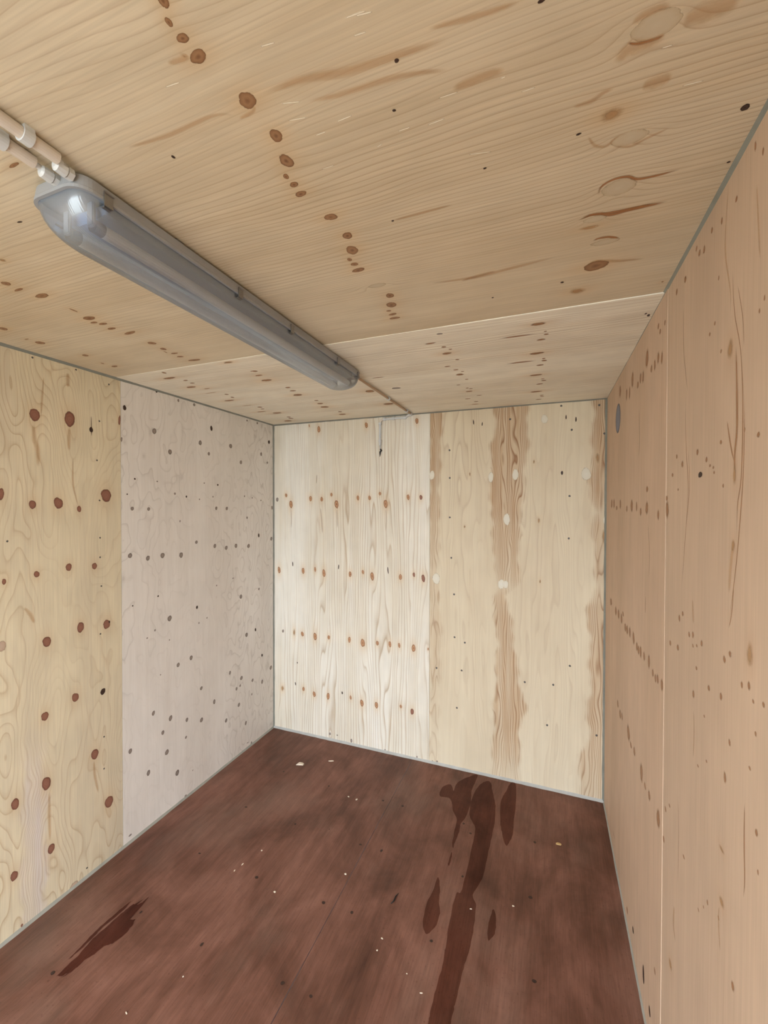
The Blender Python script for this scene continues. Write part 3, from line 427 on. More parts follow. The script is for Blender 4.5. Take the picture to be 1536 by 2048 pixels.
M['L2'] = ply('L2', 'plywood_grey_pine', (209, 195, 180), (201, 186, 170), (150, 134, 118), 0.42, 2.8, 7.5, 10.0, 3.0, 23.1, (186, 170, 154), lane_amt=0.90, fib=0.06, wide=0.08)
M['B1'] = ply('B1', 'plywood_white_pine', (232, 219, 200), (220, 203, 178), (170, 136, 98), 0.72, 0.6, 8.0, 9.0, 44.0, 5.7, (210, 170, 122), lane_amt=0.80, fib=0.09, wide=0.11)
M['B2'] = ply('B2', 'plywood_pale_fir', (226, 210, 182), (216, 197, 168), (140, 92, 54), 0.92, 0.8, 8.0, 12.0, 26.0, 31.9, (212, 186, 150), lane_amt=0.97, band=((190, 152, 112), 0.95), fib=0.05, wide=0.14, outside=0.30)
M['R1'] = ply('R1', 'plywood_tan_pine', (208, 176, 140), (197, 166, 132), (172, 134, 96), 0.28, 0.30, 11.0, 6.0, 46.0, 44.2, (194, 154, 114), lane_amt=0.85, fib=0.09, wide=0.10)
M['R2'] = ply('R2', 'plywood_tan_pine_far', (206, 173, 138), (194, 161, 126), (166, 126, 90), 0.32, 0.30, 12.0, 6.0, 48.0, 51.6, (192, 150, 108), lane_amt=0.75, fib=0.10, wide=0.10)
M['C1'] = ply('C1', 'plywood_ceiling_near', (216, 188, 150), (203, 172, 132), (150, 104, 60), 0.52, 0.9, 6.0, 8.0, 82.0, 62.8, (202, 156, 104), lane_amt=0.74, fib=0.11, wide=0.095)
M['C2'] = ply('C2', 'plywood_ceiling_far', (220, 197, 165), (206, 180, 146), (148, 106, 66), 0.55, 0.6, 7.0, 6.0, 60.0, 73.4, (198, 154, 106), lane_amt=0.88, fib=0.12, wide=0.10)
M['side'] = plain('plywood_plain', lin(205, 180, 145), 0.65)

KM = {
    0: knot_mat('knot_brown', lin(148, 101, 80), lin(142, 94, 73), lin(114, 71, 55), rings=3.0),
    11: knot_mat('knot_amber', lin(104, 66, 42), lin(156, 114, 78), lin(122, 82, 52), rings=2.0),
    1: knot_mat('knot_grey', lin(160, 142, 128), lin(142, 124, 110), lin(108, 92, 82), rings=3.0),
    2: knot_mat('knot_orange', lin(128, 80, 54), lin(190, 140, 100), lin(120, 74, 48), rings=2.0),
    3: knot_mat('knot_black', lin(34, 24, 20), lin(70, 48, 38), lin(40, 28, 22), rings=2.0),
    4: knot_mat('stain_tan', lin(178, 132, 86), lin(186, 144, 100), lin(180, 136, 92), alpha=0.65, soft=0.2, rings=1.0),
    5: knot_mat('knot_sliver', lin(150, 102, 66), lin(166, 118, 80), lin(158, 110, 74), alpha=0.85, soft=0.3, rings=1.0),
    6: knot_mat('veneer_plug', lin(233, 220, 199), lin(229, 215, 192), lin(224, 208, 182), alpha=0.85, rings=0.5, soft=0.9),
    7: knot_mat('screw_steel', lin(120, 116, 110), lin(80, 74, 68), lin(52, 46, 42), rings=1.0, rough=0.4),
    8: knot_mat('knot_pale', lin(206, 176, 152), lin(200, 168, 142), lin(186, 150, 124), alpha=0.75, soft=0.7),
    9: knot_mat('knot_sienna', lin(140, 96, 60), lin(158, 112, 72), lin(124, 82, 50), soft=0.5, rings=2.0),
    10: knot_mat('ceiling_plug', g('C1', 218, 190, 152), g('C1', 214, 185, 146), g('C1', 200, 166, 124), rings=0.6, soft=0.9, alpha=0.8),
}
def streak_mat(name, col, alpha):
    m = NT(name)
    uvn = m.n('ShaderNodeUVMap', uv_map='UVMap').outputs[0]; sp = m.n('ShaderNodeSeparateXYZ', {0: uvn})
    nz = m.noise(uvn, 6.0, 3.0, 0.6)
    e = m.math('ABSOLUTE', sp.outputs[1])
    ends = m.math('MULTIPLY', m.rng(sp.outputs[0], 0.0, 0.18, 0, 1, True), m.rng(sp.outputs[0], 0.8, 1.0, 1, 0, True))
    a = m.math('MULTIPLY', m.math('MULTIPLY', m.rng(m.math('ADD', e, m.math('MULTIPLY', m.math('SUBTRACT', nz, 0.5), 0.6)), 0.15, 0.95, 1, 0, True), ends), alpha)
    m.surf(Base_Color=m.mix(nz, col, tuple(min(1, x * 1.25) for x in col)), Roughness=0.6, Alpha=a, **{'Specular_IOR_Level': 0.3})
    return m.m
SM = {6: streak_mat('torn_fibre', lin(236, 226, 208), 0.9), 0: streak_mat('resin_brown', lin(156, 108, 66), 0.75), 3: streak_mat('crack_dark', lin(60, 36, 24), 1.0),
      4: streak_mat('resin_tan', lin(192, 152, 108), 0.34), 5: streak_mat('grain_brown', lin(160, 116, 78), 0.62)}

# floor
def floor_mat(name, wet):
    m = NT(name)
    pos = m.n('ShaderNodeNewGeometry').outputs['Position']; sp = m.n('ShaderNodeSeparateXYZ', {0: pos}); x, y = sp.outputs[0], sp.outputs[1]
    fine = m.noise(m.vec(m.math('MULTIPLY', x, 190.0), m.math('MULTIPLY', y, 9.0)), 1.0, 3.0, 0.6)
    grain = m.noise(m.vec(m.math('MULTIPLY', x, 26.0), m.math('MULTIPLY', y, 2.2), 3.0), 1.0, 4.0, 0.6)
    blot = m.noise(m.vec(m.math('MULTIPLY', x, 3.4), m.math('MULTIPLY', y, 2.2), 8.0), 1.0, 5.0, 0.62, 0.4)
    dust = m.noise(m.vec(m.math('MULTIPLY', x, 2.0), m.math('MULTIPLY', y, 1.3), 21.0), 1.0, 4.0, 0.6)
    c = m.ramp(m.math('ADD', m.math('MULTIPLY', blot, 0.76), m.math('MULTIPLY', grain, 0.24)), [(0.30, lin(70, 42, 32)), (0.44, lin(106, 70, 56)), (0.56, lin(130, 90, 76)), (0.70, lin(150, 108, 94))])
    c = m.mix(m.rng(dust, 0.5, 0.72, 0, 0.42), c, lin(140, 118, 106))
    c = m.n('ShaderNodeVectorMath', {0: c, 1: GAIN['F']}, operation='MULTIPLY').outputs[0]
    speck = m.rng(m.noise(pos, 95.0, 2.0, 0.7), 0.62, 0.72, 0, 0.45)
    c = m.mix(speck, c, lin(82, 46, 36))
    fb = m.rng(fine, 0.3, 0.7, 0.84, 1.11)
    c = m.n('ShaderNodeVectorMath', {0: c, 1: m.vec(fb, fb, fb)}, operation='MULTIPLY').outputs[0]
    if wet:
        c = m.n('ShaderNodeVectorMath', {0: c, 1: wet}, operation='MULTIPLY').outputs[0]
    m.surf(Base_Color=c, Roughness=0.55 if wet else m.rng(blot, 0.3, 0.7, 0.5, 0.66), **{'Specular_IOR_Level': 0.15 if wet else 0.35})
    return m.m
M['floor'] = floor_mat('floor_phenolic_ply', False); M['wet'] = floor_mat('floor_wet_ply', (0.50, 0.36, 0.31)); M['soaked'] = floor_mat('floor_soaked_ply', (0.38, 0.23, 0.20))
M['seal'] = plain('sealant_grey', lin(128, 130, 122), 0.55)
M['alu'] = plain('sealant_pale', lin(176, 178, 176), 0.4)  # same sealant made paler, its reflection put into the colour
M['seal2'] = plain('sealant_mid', lin(150, 150, 142), 0.5)
M['steel'] = plain('container_steel', lin(150, 152, 150), 0.5)

# ------------------------------------------------------------------ plywood panels
STEP = 0.010
def vnoise(x, y, seed):
    """smooth value noise, 0..1"""
    R_ = np.random.RandomState(seed).rand(64, 64); xi, yi = np.floor(x).astype(int), np.floor(y).astype(int); fx, fy = x - xi, y - yi
    fx = fx * fx * (3 - 2 * fx); fy = fy * fy * (3 - 2 * fy); g = lambda a, b: R_[(xi + a) % 64, (yi + b) % 64]
    return (g(0, 0) * (1 - fx) + g(1, 0) * fx) * (1 - fy) + (g(0, 1) * (1 - fx) + g(1, 1) * fx) * fy
def fbm(x, y, seed):
    a = sum(vnoise(x * 2 ** k, y * 2 ** k, seed + k) * 0.55 ** k for k in range(3)) / (1 + 0.55 + 0.3025)
    return 0.5 + (a - 0.5) * 0.75
lanes = {'plywood_yellow_pine': 3.0, 'plywood_grey_pine': 3.0, 'plywood_pale_fir': 3.5, 'plywood_tan_pine': 6.0, 'plywood_tan_pine_far': 6.0, 'plywood_ceiling_far': 7.0}
def panel(name, parent, s, u0, u1, v0, v1, mat, proud0=0.0, proud1=0.0, grid=True, thick=0.009):
    """one sheet; its front carries a fine grid whose values bend the grain around the knots. proud0/proud1: how far the front stands out at u0/u1."""
    ax, val, ua, va, sg = SURF[s]
    nu = max(2, int((u1 - u0) / STEP) + 1) if grid else 2; nv = max(2, int((v1 - v0) / STEP) + 1) if grid else 2
    U, V = np.meshgrid(np.linspace(u0, u1, nu), np.linspace(v0, v1, nv), indexing='ij')
    P = np.zeros((nu, nv, 3)); P[..., ua] = U; P[..., va] = V
    P[..., ax] = val - sg * (proud0 + (proud1 - proud0) * (U - u0) / (u1 - u0))
    warp = np.zeros_like(U); halo = np.zeros_like(U); band = np.zeros_like(U)
    rg = random.Random(hash(name + s) % 1000 if False else int(abs(v0) * 1000) + ord(s))
    if grid:
        for (ks, ku, kv, a, b, t) in KNOTS:
            if ks != s or t == 7 or not (u0 - .1 < ku < u1 + .1 and v0 - .1 < kv < v1 + .1): continue
            if t in (5, 9) and a < 0.02: continue
            amp = min(3.0, 30 * b) * (0.8 if rg.random() < 0.6 else -0.8)
            la, lb = a * 3.0 + 0.012, b * 1.9 + 0.006
            du, dv = (U - ku) / la, (V - kv) / lb
            warp += amp * np.exp(-(du ** 2 + dv ** 2))
            if t in (0, 2, 9, 4): halo = np.maximum(halo, 0.9 * np.exp(-(((U - ku) / (a * 2.2 + .004)) ** 2 + ((V - kv) / (b * 1.6 + .003)) ** 2)))
        if s == 'C':
            for (ku, kv, a, b) in PLUGS:
                warp += 2.2 * np.exp(-(((U - ku) / (a * 1.6)) ** 2 + ((V - kv) / (b * 1.8)) ** 2))
        if s in ('B', 'L'):
            for bd in (BANDS if s == 'B' else LBANDS):
                zz = np.array([q[0] for q in bd])[::-1]
                l = np.interp(U, zz, np.array([q[1] for q in bd])[::-1]); r = np.interp(U, zz, np.array([q[2] for q in bd])[::-1])
                st = np.interp(U, zz, np.array([q[3] for q in bd])[::-1])
                wob = 0.008 * np.sin(U * 23 + l * 9) + 0.005 * np.sin(U * 57)
                e = np.clip((V - l + wob) / 0.02, 0, 1) * np.clip((r - V + wob) / 0.02, 0, 1)
                band = np.maximum(band, st * e)
    org = np.array(pt(s, u0, v0))
    n = nu * nv; verts = P.reshape(-1, 3)
    back = []
    for (a_, b_) in ((0, 0), (nu - 1, 0), (nu - 1, nv - 1), (0, nv - 1)):
        q = P[a_, b_].copy(); q[ax] = val + sg * thick; back.append(q)
    allv = np.vstack([verts, np.array(back)]) - org
    idx = np.arange(n).reshape(nu, nv)
    quads = np.stack([idx[:-1, :-1], idx[1:, :-1], idx[1:, 1:], idx[:-1, 1:]], -1).reshape(-1, 4)
    nrm = np.cross(allv[quads[0][1]] - allv[quads[0][0]], allv[quads[0][2]] - allv[quads[0][0]])
    if nrm[ax] * sg > 0: quads = quads[:, ::-1]
    faces = [tuple(int(i) for i in q) for q in quads]
    B0, B1, B2, B3 = n, n + 1, n + 2, n + 3
    faces += [tuple(int(i) for i in idx[:, 0]) + (B1, B0), tuple(int(i) for i in idx[::-1, -1]) + (B3, B2),
              tuple(int(i) for i in idx[-1, :]) + (B2, B1), tuple(int(i) for i in idx[0, ::-1]) + (B0, B3)]
    me = bpy.data.meshes.new(name); me.from_pydata(allv.tolist(), [], faces)
    uvl = me.uv_layers.new(name='veneer')
    UVc = np.zeros((n + 4, 2), np.float32); UVc[:n, 0] = U.ravel(); UVc[:n, 1] = V.ravel()
    UVc[n:] = [(u0, v0), (u1, v0), (u1, v1), (u0, v1)]
    li = np.empty(len(me.loops), np.int32); me.loops.foreach_get('vertex_index', li)
    uvl.data.foreach_set('uv', UVc[li].ravel())
    for nm, arr in (('warp', warp), ('halo', halo), ('band', band)):
        at = me.attributes.new(nm, 'FLOAT', 'POINT')
        at.data.foreach_set('value', np.concatenate([arr.ravel(), np.zeros(4)]).astype(np.float32))
    cl = np.zeros((n + 4, 3), np.float32)
    if grid:
        sd = int(abs(v0) * 100) + ord(s)
        cl[:n, 0] = fbm(U * 0.9, V * 4.5, sd).ravel(); cl[:n, 1] = fbm(U * 0.7, V * lanes.get(mat.name, 4.0), sd + 50).ravel(); cl[:n, 2] = fbm(U * 9, V * 16, sd + 90).ravel()
    at = me.attributes.new('cloud', 'FLOAT_VECTOR', 'POINT'); at.data.foreach_set('vector', cl.ravel())
    me.update()
    o = link(name, me, parent, mat, Vector(org))
    PANELS.append((s, u0, u1, v0, v1, o, proud0, proud1))
    return o
PANELS = []
def panel_at(s, u, v):
    for (ps, u0, u1, v0, v1, o, p0, p1) in PANELS:
        if ps == s and u0 - 1e-4 <= u <= u1 + 1e-4 and v0 - 1e-4 <= v <= v1 + 1e-4: return o, p0 + (p1 - p0) * (u - u0) / (u1 - u0)
    return None, 0.0
def root(name, kind='structure', loc=(0, 0, 0)):
    o = link(name, None, loc=loc); o.empty_display_size = 0.1; o['kind'] = kind; return o

wl, wb, wr, ce = (root(n) for n in ('wall_left', 'wall_back', 'wall_right', 'ceiling'))
tag(wl, 'plywood lined wall with large brown knots on the near sheet'); tag(wb, 'pale plywood end wall with rows of knots')
tag(wr, 'tan plywood wall with fine grain and a round grey cover'); tag(ce, 'plywood ceiling carrying the tube light')
LS, BS, RS, CS = 1.4984, -0.7400, 1.4400, 1.4690
PN = 'plywood_panel'
def lab(o, t): o['label'] = t; return o
lab(panel(PN, wl, 'L', 0.0, H, 0.248, LS - 0.001, M['L1']), 'yellowish plywood sheet with large dark brown knots')
lab(panel(PN, wl, 'L', 0.0, H, LS + 0.001, YB, M['L2'], 0.0005, 0.0005), 'greyish pink plywood sheet with many small grey knots')
panel(PN, wl, 'L', 0.0, H, Y0, 0.246, M['side'], grid=False)
lab(panel(PN, wb, 'B', 0.0, H, XL, BS - 0.0008, M['B1']), 'whitish plywood sheet with rows of orange knots')
lab(panel(PN, wb, 'B', 0.0, H, BS + 0.0008, XR, M['B2']), 'pale plywood sheet with brown figured grain bands')
lab(panel(PN, wr, 'R', 0.0, H, 0.190, RS - 0.0008, M['R1']), 'tan plywood sheet nearest the camera')
lab(panel(PN, wr, 'R', 0.0, H, RS + 0.0008, YB, M['R2'], 0.0014, 0.0014), 'tan plywood sheet with slivers of knots beside the end wall')
panel(PN, wr, 'R', 0.0, H, Y0, 0.188, M['side'], grid=False)
lab(panel(PN, ce, 'C', XL, XR, 0.219, CS, M['C1']), 'honey coloured ceiling sheet with brown knots and boat-shaped plugs')
lab(panel(PN, ce, 'C', XL, XR, CS + 0.0005, YB, M['C2'], 0.0008, 0.0035), 'paler ceiling sheet with small knots beside the end wall')
panel(PN, ce, 'C', XL, XR, Y0, 0.217, M['side'], grid=False)

# unseen steel backing, added to stop sky light leaking through the joints
bm = bmesh.new(); box(bm, XL - .05, XL - .012, Y0, YB + .05, -.03, H + .05); bm_obj('steel_skin', bm, M['steel'], wl)
bm = bmesh.new(); box(bm, XR + .012, XR + .05, Y0, YB + .05, -.03, H + .05); bm_obj('steel_skin', bm, M['steel'], wr)
bm = bmesh.new(); box(bm, XL - .012, XR + .012, YB + .012, YB + .05, -.03, H + .05); bm_obj('steel_skin', bm, M['steel'], wb)
bm = bmesh.new(); box(bm, XL - .012, XR + .012, Y0, YB + .012, H + .012, H + .05); bm_obj('steel_skin', bm, M['steel'], ce)
# ---- floor: two brown sheets
fl = root('floor'); tag(fl, 'brown coated plywood floor with damp stains')
FS = -0.853
def floor_sheet(x0, x1, zt):
    bm = bmesh.new(); box(bm, x0, x1, Y0, YB, -0.028, zt); return bm_obj('floor_panel', bm, M['floor'], fl)
floor_sheet(XL, FS - 0.0018, 0.0); floor_sheet(FS + 0.0018, XR, 0.0004)

# ------------------------------------------------------------------ knots, plugs, screws (flat pieces of the sheets)
def disc_mesh(name, mat, seed, boat=False, seg=20):
    rg = random.Random(seed); ph = [rg.uniform(0, 6.28) for _ in range(3)]
    me = bpy.data.meshes.new(name); vs = [(0, 0, 1.0)]; fs = []
    for ri, (rad, z) in enumerate(((0.55, 0.85), (1.0, 0.12))):
        for k in range(seg):
            t = 2 * math.pi * k / seg
            if boat: x, y = math.cos(t), math.sin(t) * (0.75 + 0.25 * abs(math.sin(t)))
            else:
                q = 1 + 0.05 * math.sin(2 * t + ph[0]) + 0.035 * math.sin(3 * t + ph[1]) + 0.02 * math.sin(5 * t + ph[2])
                x, y = q * math.cos(t), q * math.sin(t)
            vs.append((rad * x, rad * y, z))
    for k in range(seg):
        k2 = (k + 1) % seg
        fs.append((0, 1 + k, 1 + k2)); fs.append((1 + k, 1 + seg + k, 1 + seg + k2, 1 + k2))
    me.from_pydata(vs, [], fs)
    uvl = me.uv_layers.new(name='UVMap')
    for lp in me.loops:
        x, y, z = vs[lp.vertex_index]; d = math.hypot(x, y)
        rr = 0 if lp.vertex_index == 0 else (0.55 if lp.vertex_index <= seg else 1.0)
        uvl.data[lp.index].uv = (x / d * rr, y / d * rr) if d else (0, 0)
    for p_ in me.polygons: p_.use_smooth = True
    me.materials.append(mat); return me
NAMES = {0: 'knot', 1: 'knot', 2: 'knot', 3: 'dark_knot', 4: 'resin_stain', 5: 'knot_sliver', 6: 'veneer_plug', 7: 'screw_head', 8: 'knot', 9: 'knot', 11: 'knot'}
DM = {t: [disc_mesh(NAMES[t], KM[t], 10 * t + k) for k in range(4)] for t in NAMES}
BOAT = disc_mesh('veneer_plug', KM[10], 99, True)
HOLE = [disc_mesh('screw_hole', KM[3], 300 + k) for k in range(3)]
def basis(s):
    ax, val, ua, va, sg = SURF[s]
    e = [Vector((1, 0, 0)), Vector((0, 1, 0)), Vector((0, 0, 1))]
    n = e[ax] * -sg; x = e[ua]; y = n.cross(x)
    return Matrix((x, y, n)).transposed()
ROT = {s: basis(s).to_euler() for s in SURF}
rng = random.Random(4)
def place(me, name, s, u, v, a, b, par, proud, h=0.0006, tw=0.0):
    o = bpy.data.objects.new(name, me); COL.objects.link(o); o.parent = par
    o.location = pt(s, u, v, proud + 0.0001) - par.location
    o.rotation_euler = (basis(s) @ Matrix.Rotation(tw, 3, 'Z')).to_euler(); o.scale = (a, b, h)
    return o
for i, (s, u, v, a, b, t) in enumerate(KNOTS):
    if s == 'F':
        place(HOLE[i % 3], 'screw_hole', s, u, v, max(a, .003), max(b, .003), fl, 0.0005, 0.0004); continue
    par, pr = panel_at(s, u, v)
    if par is None: continue
    a = max(a, 0.003); b = max(b, 0.0022)
    if s == 'C' and t == 0: t = 11
    if t in (4, 5): a *= 1.25; b *= 1.3
    if t == 7: a = b = 0.006 if s == 'B' else 0.004
    place(DM[t][i % 4], NAMES[t], s, u, v, a * 1.06, b * 1.06, par, pr + (0.0002 if t == 3 else 0), 0.0005, 0 if t in (4, 5, 9) else rng.uniform(-.12, .12))
for (u, v, a, b) in PLUGS:
    par, pr = panel_at('C', u, v); place(BOAT, 'veneer_plug', 'C', u, v, a, b, par, pr, 0.0005)
# resin streaks and dark grain lines: narrow tapering strips along the veneer
def resample(pp, n=24):
    pp = [Vector(q) for q in pp]; L = [0]
    for a, b in zip(pp, pp[1:]): L.append(L[-1] + (b - a).length)
    def cr(t):
        k = min(len(pp) - 2, max(0, next((i for i in range(len(L) - 1) if L[i + 1] >= t), len(L) - 2)))
        f = (t - L[k]) / max(1e-6, L[k + 1] - L[k]); p0, p1, p2, p3 = pp[max(k - 1, 0)], pp[k], pp[k + 1], pp[min(k + 2, len(pp) - 1)]
        return 0.5 * ((2 * p1) + (p2 - p0) * f + (2 * p0 - 5 * p1 + 4 * p2 - p3) * f * f + (3 * p1 - p0 - 3 * p2 + p3) * f ** 3)
    return [cr(L[-1] * i / (n - 1)) for i in range(n)]
for (s, t, wd, pp) in STREAKS:
    par, pr = panel_at(s, *pp[len(pp) // 2])
    if par is None: continue
    pts = resample(pp); vs = []; uvs = []; fs = []
    for i, q in enumerate(pts):
        d = (pts[min(i + 1, 23)] - pts[max(i - 1, 0)]).normalized(); nn = Vector((-d.y, d.x))
        wk = (0.85 if t == 4 else 0.5) * wd * (0.35 + 0.65 * math.sin(math.pi * (i + 0.5) / 24))
        for j, e in enumerate((-1, 0, 1)):
            r_ = q + nn * wk * e; vs.append(pt(s, r_.x, r_.y, pr + (0.00035 if e == 0 else 0.0002)) - par.location); uvs.append((i / 23, e))
    for i in range(23):
        for j in (0, 1): fs.append((i * 3 + j, i * 3 + j + 1, i * 3 + j + 4, i * 3 + j + 3))
    me = bpy.data.meshes.new('grain_streak'); me.from_pydata([tuple(q) for q in vs], [], fs)
    ul = me.uv_layers.new(name='UVMap')
    for lp in me.loops: ul.data[lp.index].uv = uvs[lp.vertex_index]
    link('grain_streak', me, par, SM[t])

# damp stains soaked into the floor
SL = ['long dark damp stain running from the end wall', 'ragged damp stain beside the end wall', 'short narrow damp stain beside the end wall',
      'small damp patch', 'small faint damp patch', 'dark feathered damp streak near the knotty wall', 'thin edge of the feathered damp streak', 'damp drip']
def stain_mesh(pts, sharp=False):
    n = len(pts); out = []; rg = random.Random(n)
    for i in range(n):
        p0, p1, p2, p3 = (Vector(pts[(i + k - 1) % n]) for k in range(4))
        for k in range(4):
            f = k / 4
            q = 0.5 * ((2 * p1) + (p2 - p0) * f + (2 * p0 - 5 * p1 + 4 * p2 - p3) * f * f + (3 * p1 - p0 - 3 * p2 + p3) * f ** 3)
            if sharp: q = p1.lerp(p2, f)
            out.append(q + Vector((rg.uniform(-1, 1), rg.uniform(-1, 1))) * 0.0015)
    return out
for i, pp in enumerate(STAINS):
    bm = bmesh.new(); q = stain_mesh(pp, i in (5, 6) or i > 7)
    f = bm.faces.new([bm.verts.new((p_.y, p_.x, 0.0008 + 0.00006 * i)) for p_ in q])
    if f.normal.z == 0: f.normal_update()
    if f.calc_area() and f.normal.z < 0: f.normal_flip()
    bmesh.ops.triangulate(bm, faces=bm.faces)
    me = bpy.data.meshes.new('damp_stain'); bm.to_mesh(me); bm.free()
    o = link('damp_stain', me, fl, M['soaked'] if i in (5, 6) or i > 7 else M['wet'])
    if i < len(SL): lab(o, SL[i])

# ------------------------------------------------------------------ corner trims
def trim(name, p0, p1, du, dv, mat, r=0.011, label=None):
    """three-sided sealant bead in the corner between two faces, du and dv pointing away from the corner"""
    p0, p1, du, dv = Vector(p0), Vector(p1), Vector(du), Vector(dv); bm = bmesh.new(); rings = []
    n = 60; rg = random.Random(int(p0.length * 100) + len(name))
    for i in range(n + 1):
        c = p0.lerp(p1, i / n); k = r * (1 + rg.uniform(-.10, .10))
        o_ = -0.003 * (du + dv)
        rings.append([bm.verts.new(c + o_), bm.verts.new(c + du * k), bm.verts.new(c + (du + dv) * k * 0.46), bm.verts.new(c + dv * k)])
    for a, b in zip(rings, rings[1:]):
        for k in range(4): bm.faces.new((a[k], a[(k + 1) % 4], b[(k + 1) % 4], b[k]))
    bm.faces.new(rings[0]); bm.faces.new(rings[-1][::-1])
    o = bm_obj(name, bm, mat); o['kind'] = 'structure'
    if label: o['label'] = label
    return o
X, Y, Z = Vector((1, 0, 0)), Vector((0, 1, 0)), Vector((0, 0, 1))
trim('trim_1', (XL, YB, 0), (XL, YB, H), X, -Y, M['seal'], 0.010, 'grey bead in the corner of knotty wall and end wall')
trim('trim_2', (XR, YB, 0), (XR, YB, H), -X, -Y, M['seal'], 0.012, 'grey bead in the corner of tan wall and end wall')
trim('trim_3', (XL, Y0, H), (XL, YB, H), X, -Z, M['seal'], 0.010, 'grey bead between ceiling and knotty wall')
trim('trim_4', (XL, YB, H), (XR, YB, H), -Y, -Z, M['seal'], 0.010, 'grey bead between ceiling and end wall')
trim('trim_5', (XR, Y0, H), (XR, YB, H), -X, -Z, M['seal'], 0.0065, 'grey bead between ceiling and tan wall')
trim('baseboard_left', (XL, Y0, 0), (XL, YB, 0), X, Z, M['seal2'], 0.010, 'pale grey bead at the foot of the knotty wall')
trim('baseboard_back', (XL, YB, 0), (XR, YB, 0), -Y, Z, M['alu'], 0.013, 'pale grey bead at the foot of the end wall')
trim('baseboard_right', (XR, Y0, 0), (XR, YB, 0), -X, Z, M['seal2'], 0.008, 'pale grey bead at the foot of the tan wall')

# ------------------------------------------------------------------ door end behind the camera, ground outside
bm = bmesh.new()
box(bm, XL, DX0, Y0 - 0.06, Y0, 0, H); box(bm, DX0, XR, Y0 - 0.06, Y0, DZ, H); box(bm, DX1, XR, Y0 - 0.06, Y0, 0, DZ)
o = bm_obj('wall_front', bm, M['steel']); o['kind'] = 'structure'
bm = bmesh.new(); box(bm, -40, 40, -60, Y0 - 0.07, -0.32, -0.2)
o = bm_obj('ground_outside', bm, plain('yard_concrete', lin(170, 168, 160), 0.8)); o['kind'] = 'structure'

# ------------------------------------------------------------------ tube light
M['lampbase'] = plain('lamp_grey_plastic', lin(158, 162, 168), 0.45, grime=0.06)
M['pvc'] = plain('conduit_pvc', lin(212, 204, 194), 0.45, grime=0.05)
M['pvcgrey'] = plain('clip_grey_plastic', lin(205, 210, 214), 0.4, grime=0.06)
M['tubewhite'] = plain('tube_white_glass', lin(250, 253, 255), 0.3, grime=0.02)
M['metal'] = plain('clip_steel', lin(150, 150, 150), 0.35, 0.9)
M['black'] = plain('black_sleeve', lin(28, 28, 32), 0.5)
M['tray'] = plain('reflector_white', lin(160, 178, 204), 0.3, grime=0.04)  # white tray tinted blue, reflected sky put into its colour
def lens_mat():
    m = NT('clear_ribbed_plastic')
    pos = m.n('ShaderNodeNewGeometry').outputs['Position']; sp = m.n('ShaderNodeSeparateXYZ', {0: pos})
    rib = m.math('SINE', m.math('MULTIPLY', sp.outputs[0], 1500.0))
    bmp = m.n('ShaderNodeBump', {'Strength': 0.10, 'Distance': 0.001, 'Height': rib})
    tr = m.n('ShaderNodeBsdfTransparent', {'Color': (0.86, 0.93, 1.0, 1)})
    gl = m.n('ShaderNodeBsdfGlossy', {'Color': (0.95, 0.97, 1, 1), 'Roughness': 0.22, 'Normal': bmp.outputs[0]})
    df = m.n('ShaderNodeBsdfDiffuse', {'Color': (0.66, 0.80, 0.98, 1)})  # blue here paints the sky's sheen into the cover colour
    fr = m.n('ShaderNodeFresnel', {'IOR': 1.5, 'Normal': bmp.outputs[0]})
    a = m.n('ShaderNodeMixShader', {0: 0.19, 1: tr.outputs[0], 2: df.outputs[0]})
    b = m.n('ShaderNodeMixShader', {0: m.math('ADD', fr.outputs[0], 0.10, clamp=True), 1: a.outputs[0], 2: gl.outputs[0]})
    m.t.links.new(b.outputs[0], m.out.inputs[0]); return m.m
M['lens'] = lens_mat()
LX0, LX1, LY0, LY1 = -0.970, -0.816, 0.528, 1.820
LXC = (LX0 + LX1) / 2; HW = (LX1 - LX0) / 2; LYC = (LY0 + LY1) / 2; HL = (LY1 - LY0) / 2
lamp = root('tube_light', 'thing', (LXC, LYC, H)); del lamp['kind']
tag(lamp, 'long twin tube light with clear plastic cover fixed under the plywood ceiling', 'lamp')
def outline(hw, hl, r, seg=8):
    pts = []
    for (cx, cy, a0) in ((hw - r, hl - r, 0), (-hw + r, hl - r, 90), (-hw + r, -hl + r, 180), (hw - r, -hl + r, 270)):
        for k in range(seg + 1):
            t = math.radians(a0 + 90 * k / seg); pts.append((cx + r * math.cos(t), cy + r * math.sin(t)))
    return pts
def loft(bm, levels, close_top=True, close_bot=True):
    rings = [[bm.verts.new((x, y, z)) for x, y in pts] for pts, z in levels]
    for a, b in zip(rings, rings[1:]):
        for k in range(len(a)): bm.faces.new((a[k], a[(k + 1) % len(a)], b[(k + 1) % len(b)], b[k]))
    if close_top: bm.faces.new(rings[0])
    if close_bot: bm.faces.new(rings[-1][::-1])
ZB = -0.036
bm = bmesh.new()
loft(bm, [(outline(HW - .012, HL - .012, .030), -0.005), (outline(HW - .004, HL - .004, .034), -0.008), (outline(HW - .001, HL - .001, .037), ZB + .008),
          (outline(HW, HL, .038), ZB + .006), (outline(HW, HL, .038), ZB), (outline(HW - .006, HL - .006, .034), ZB), (outline(HW - .008, HL - .008, .032), ZB + .012)])
bm_obj('housing', bm, M['lampbase'], lamp, smooth=False)
bm = bmesh.new()   # reflector tray inside
loft(bm, [(outline(HW - .016, HL - .07, .01), ZB + .010), (outline(HW - .018, HL - .07, .01), ZB - .010), (outline(HW - .05, HL - .07, .01), ZB - .016)], True, True)
bm_obj('reflector', bm, M['tray'], lamp)
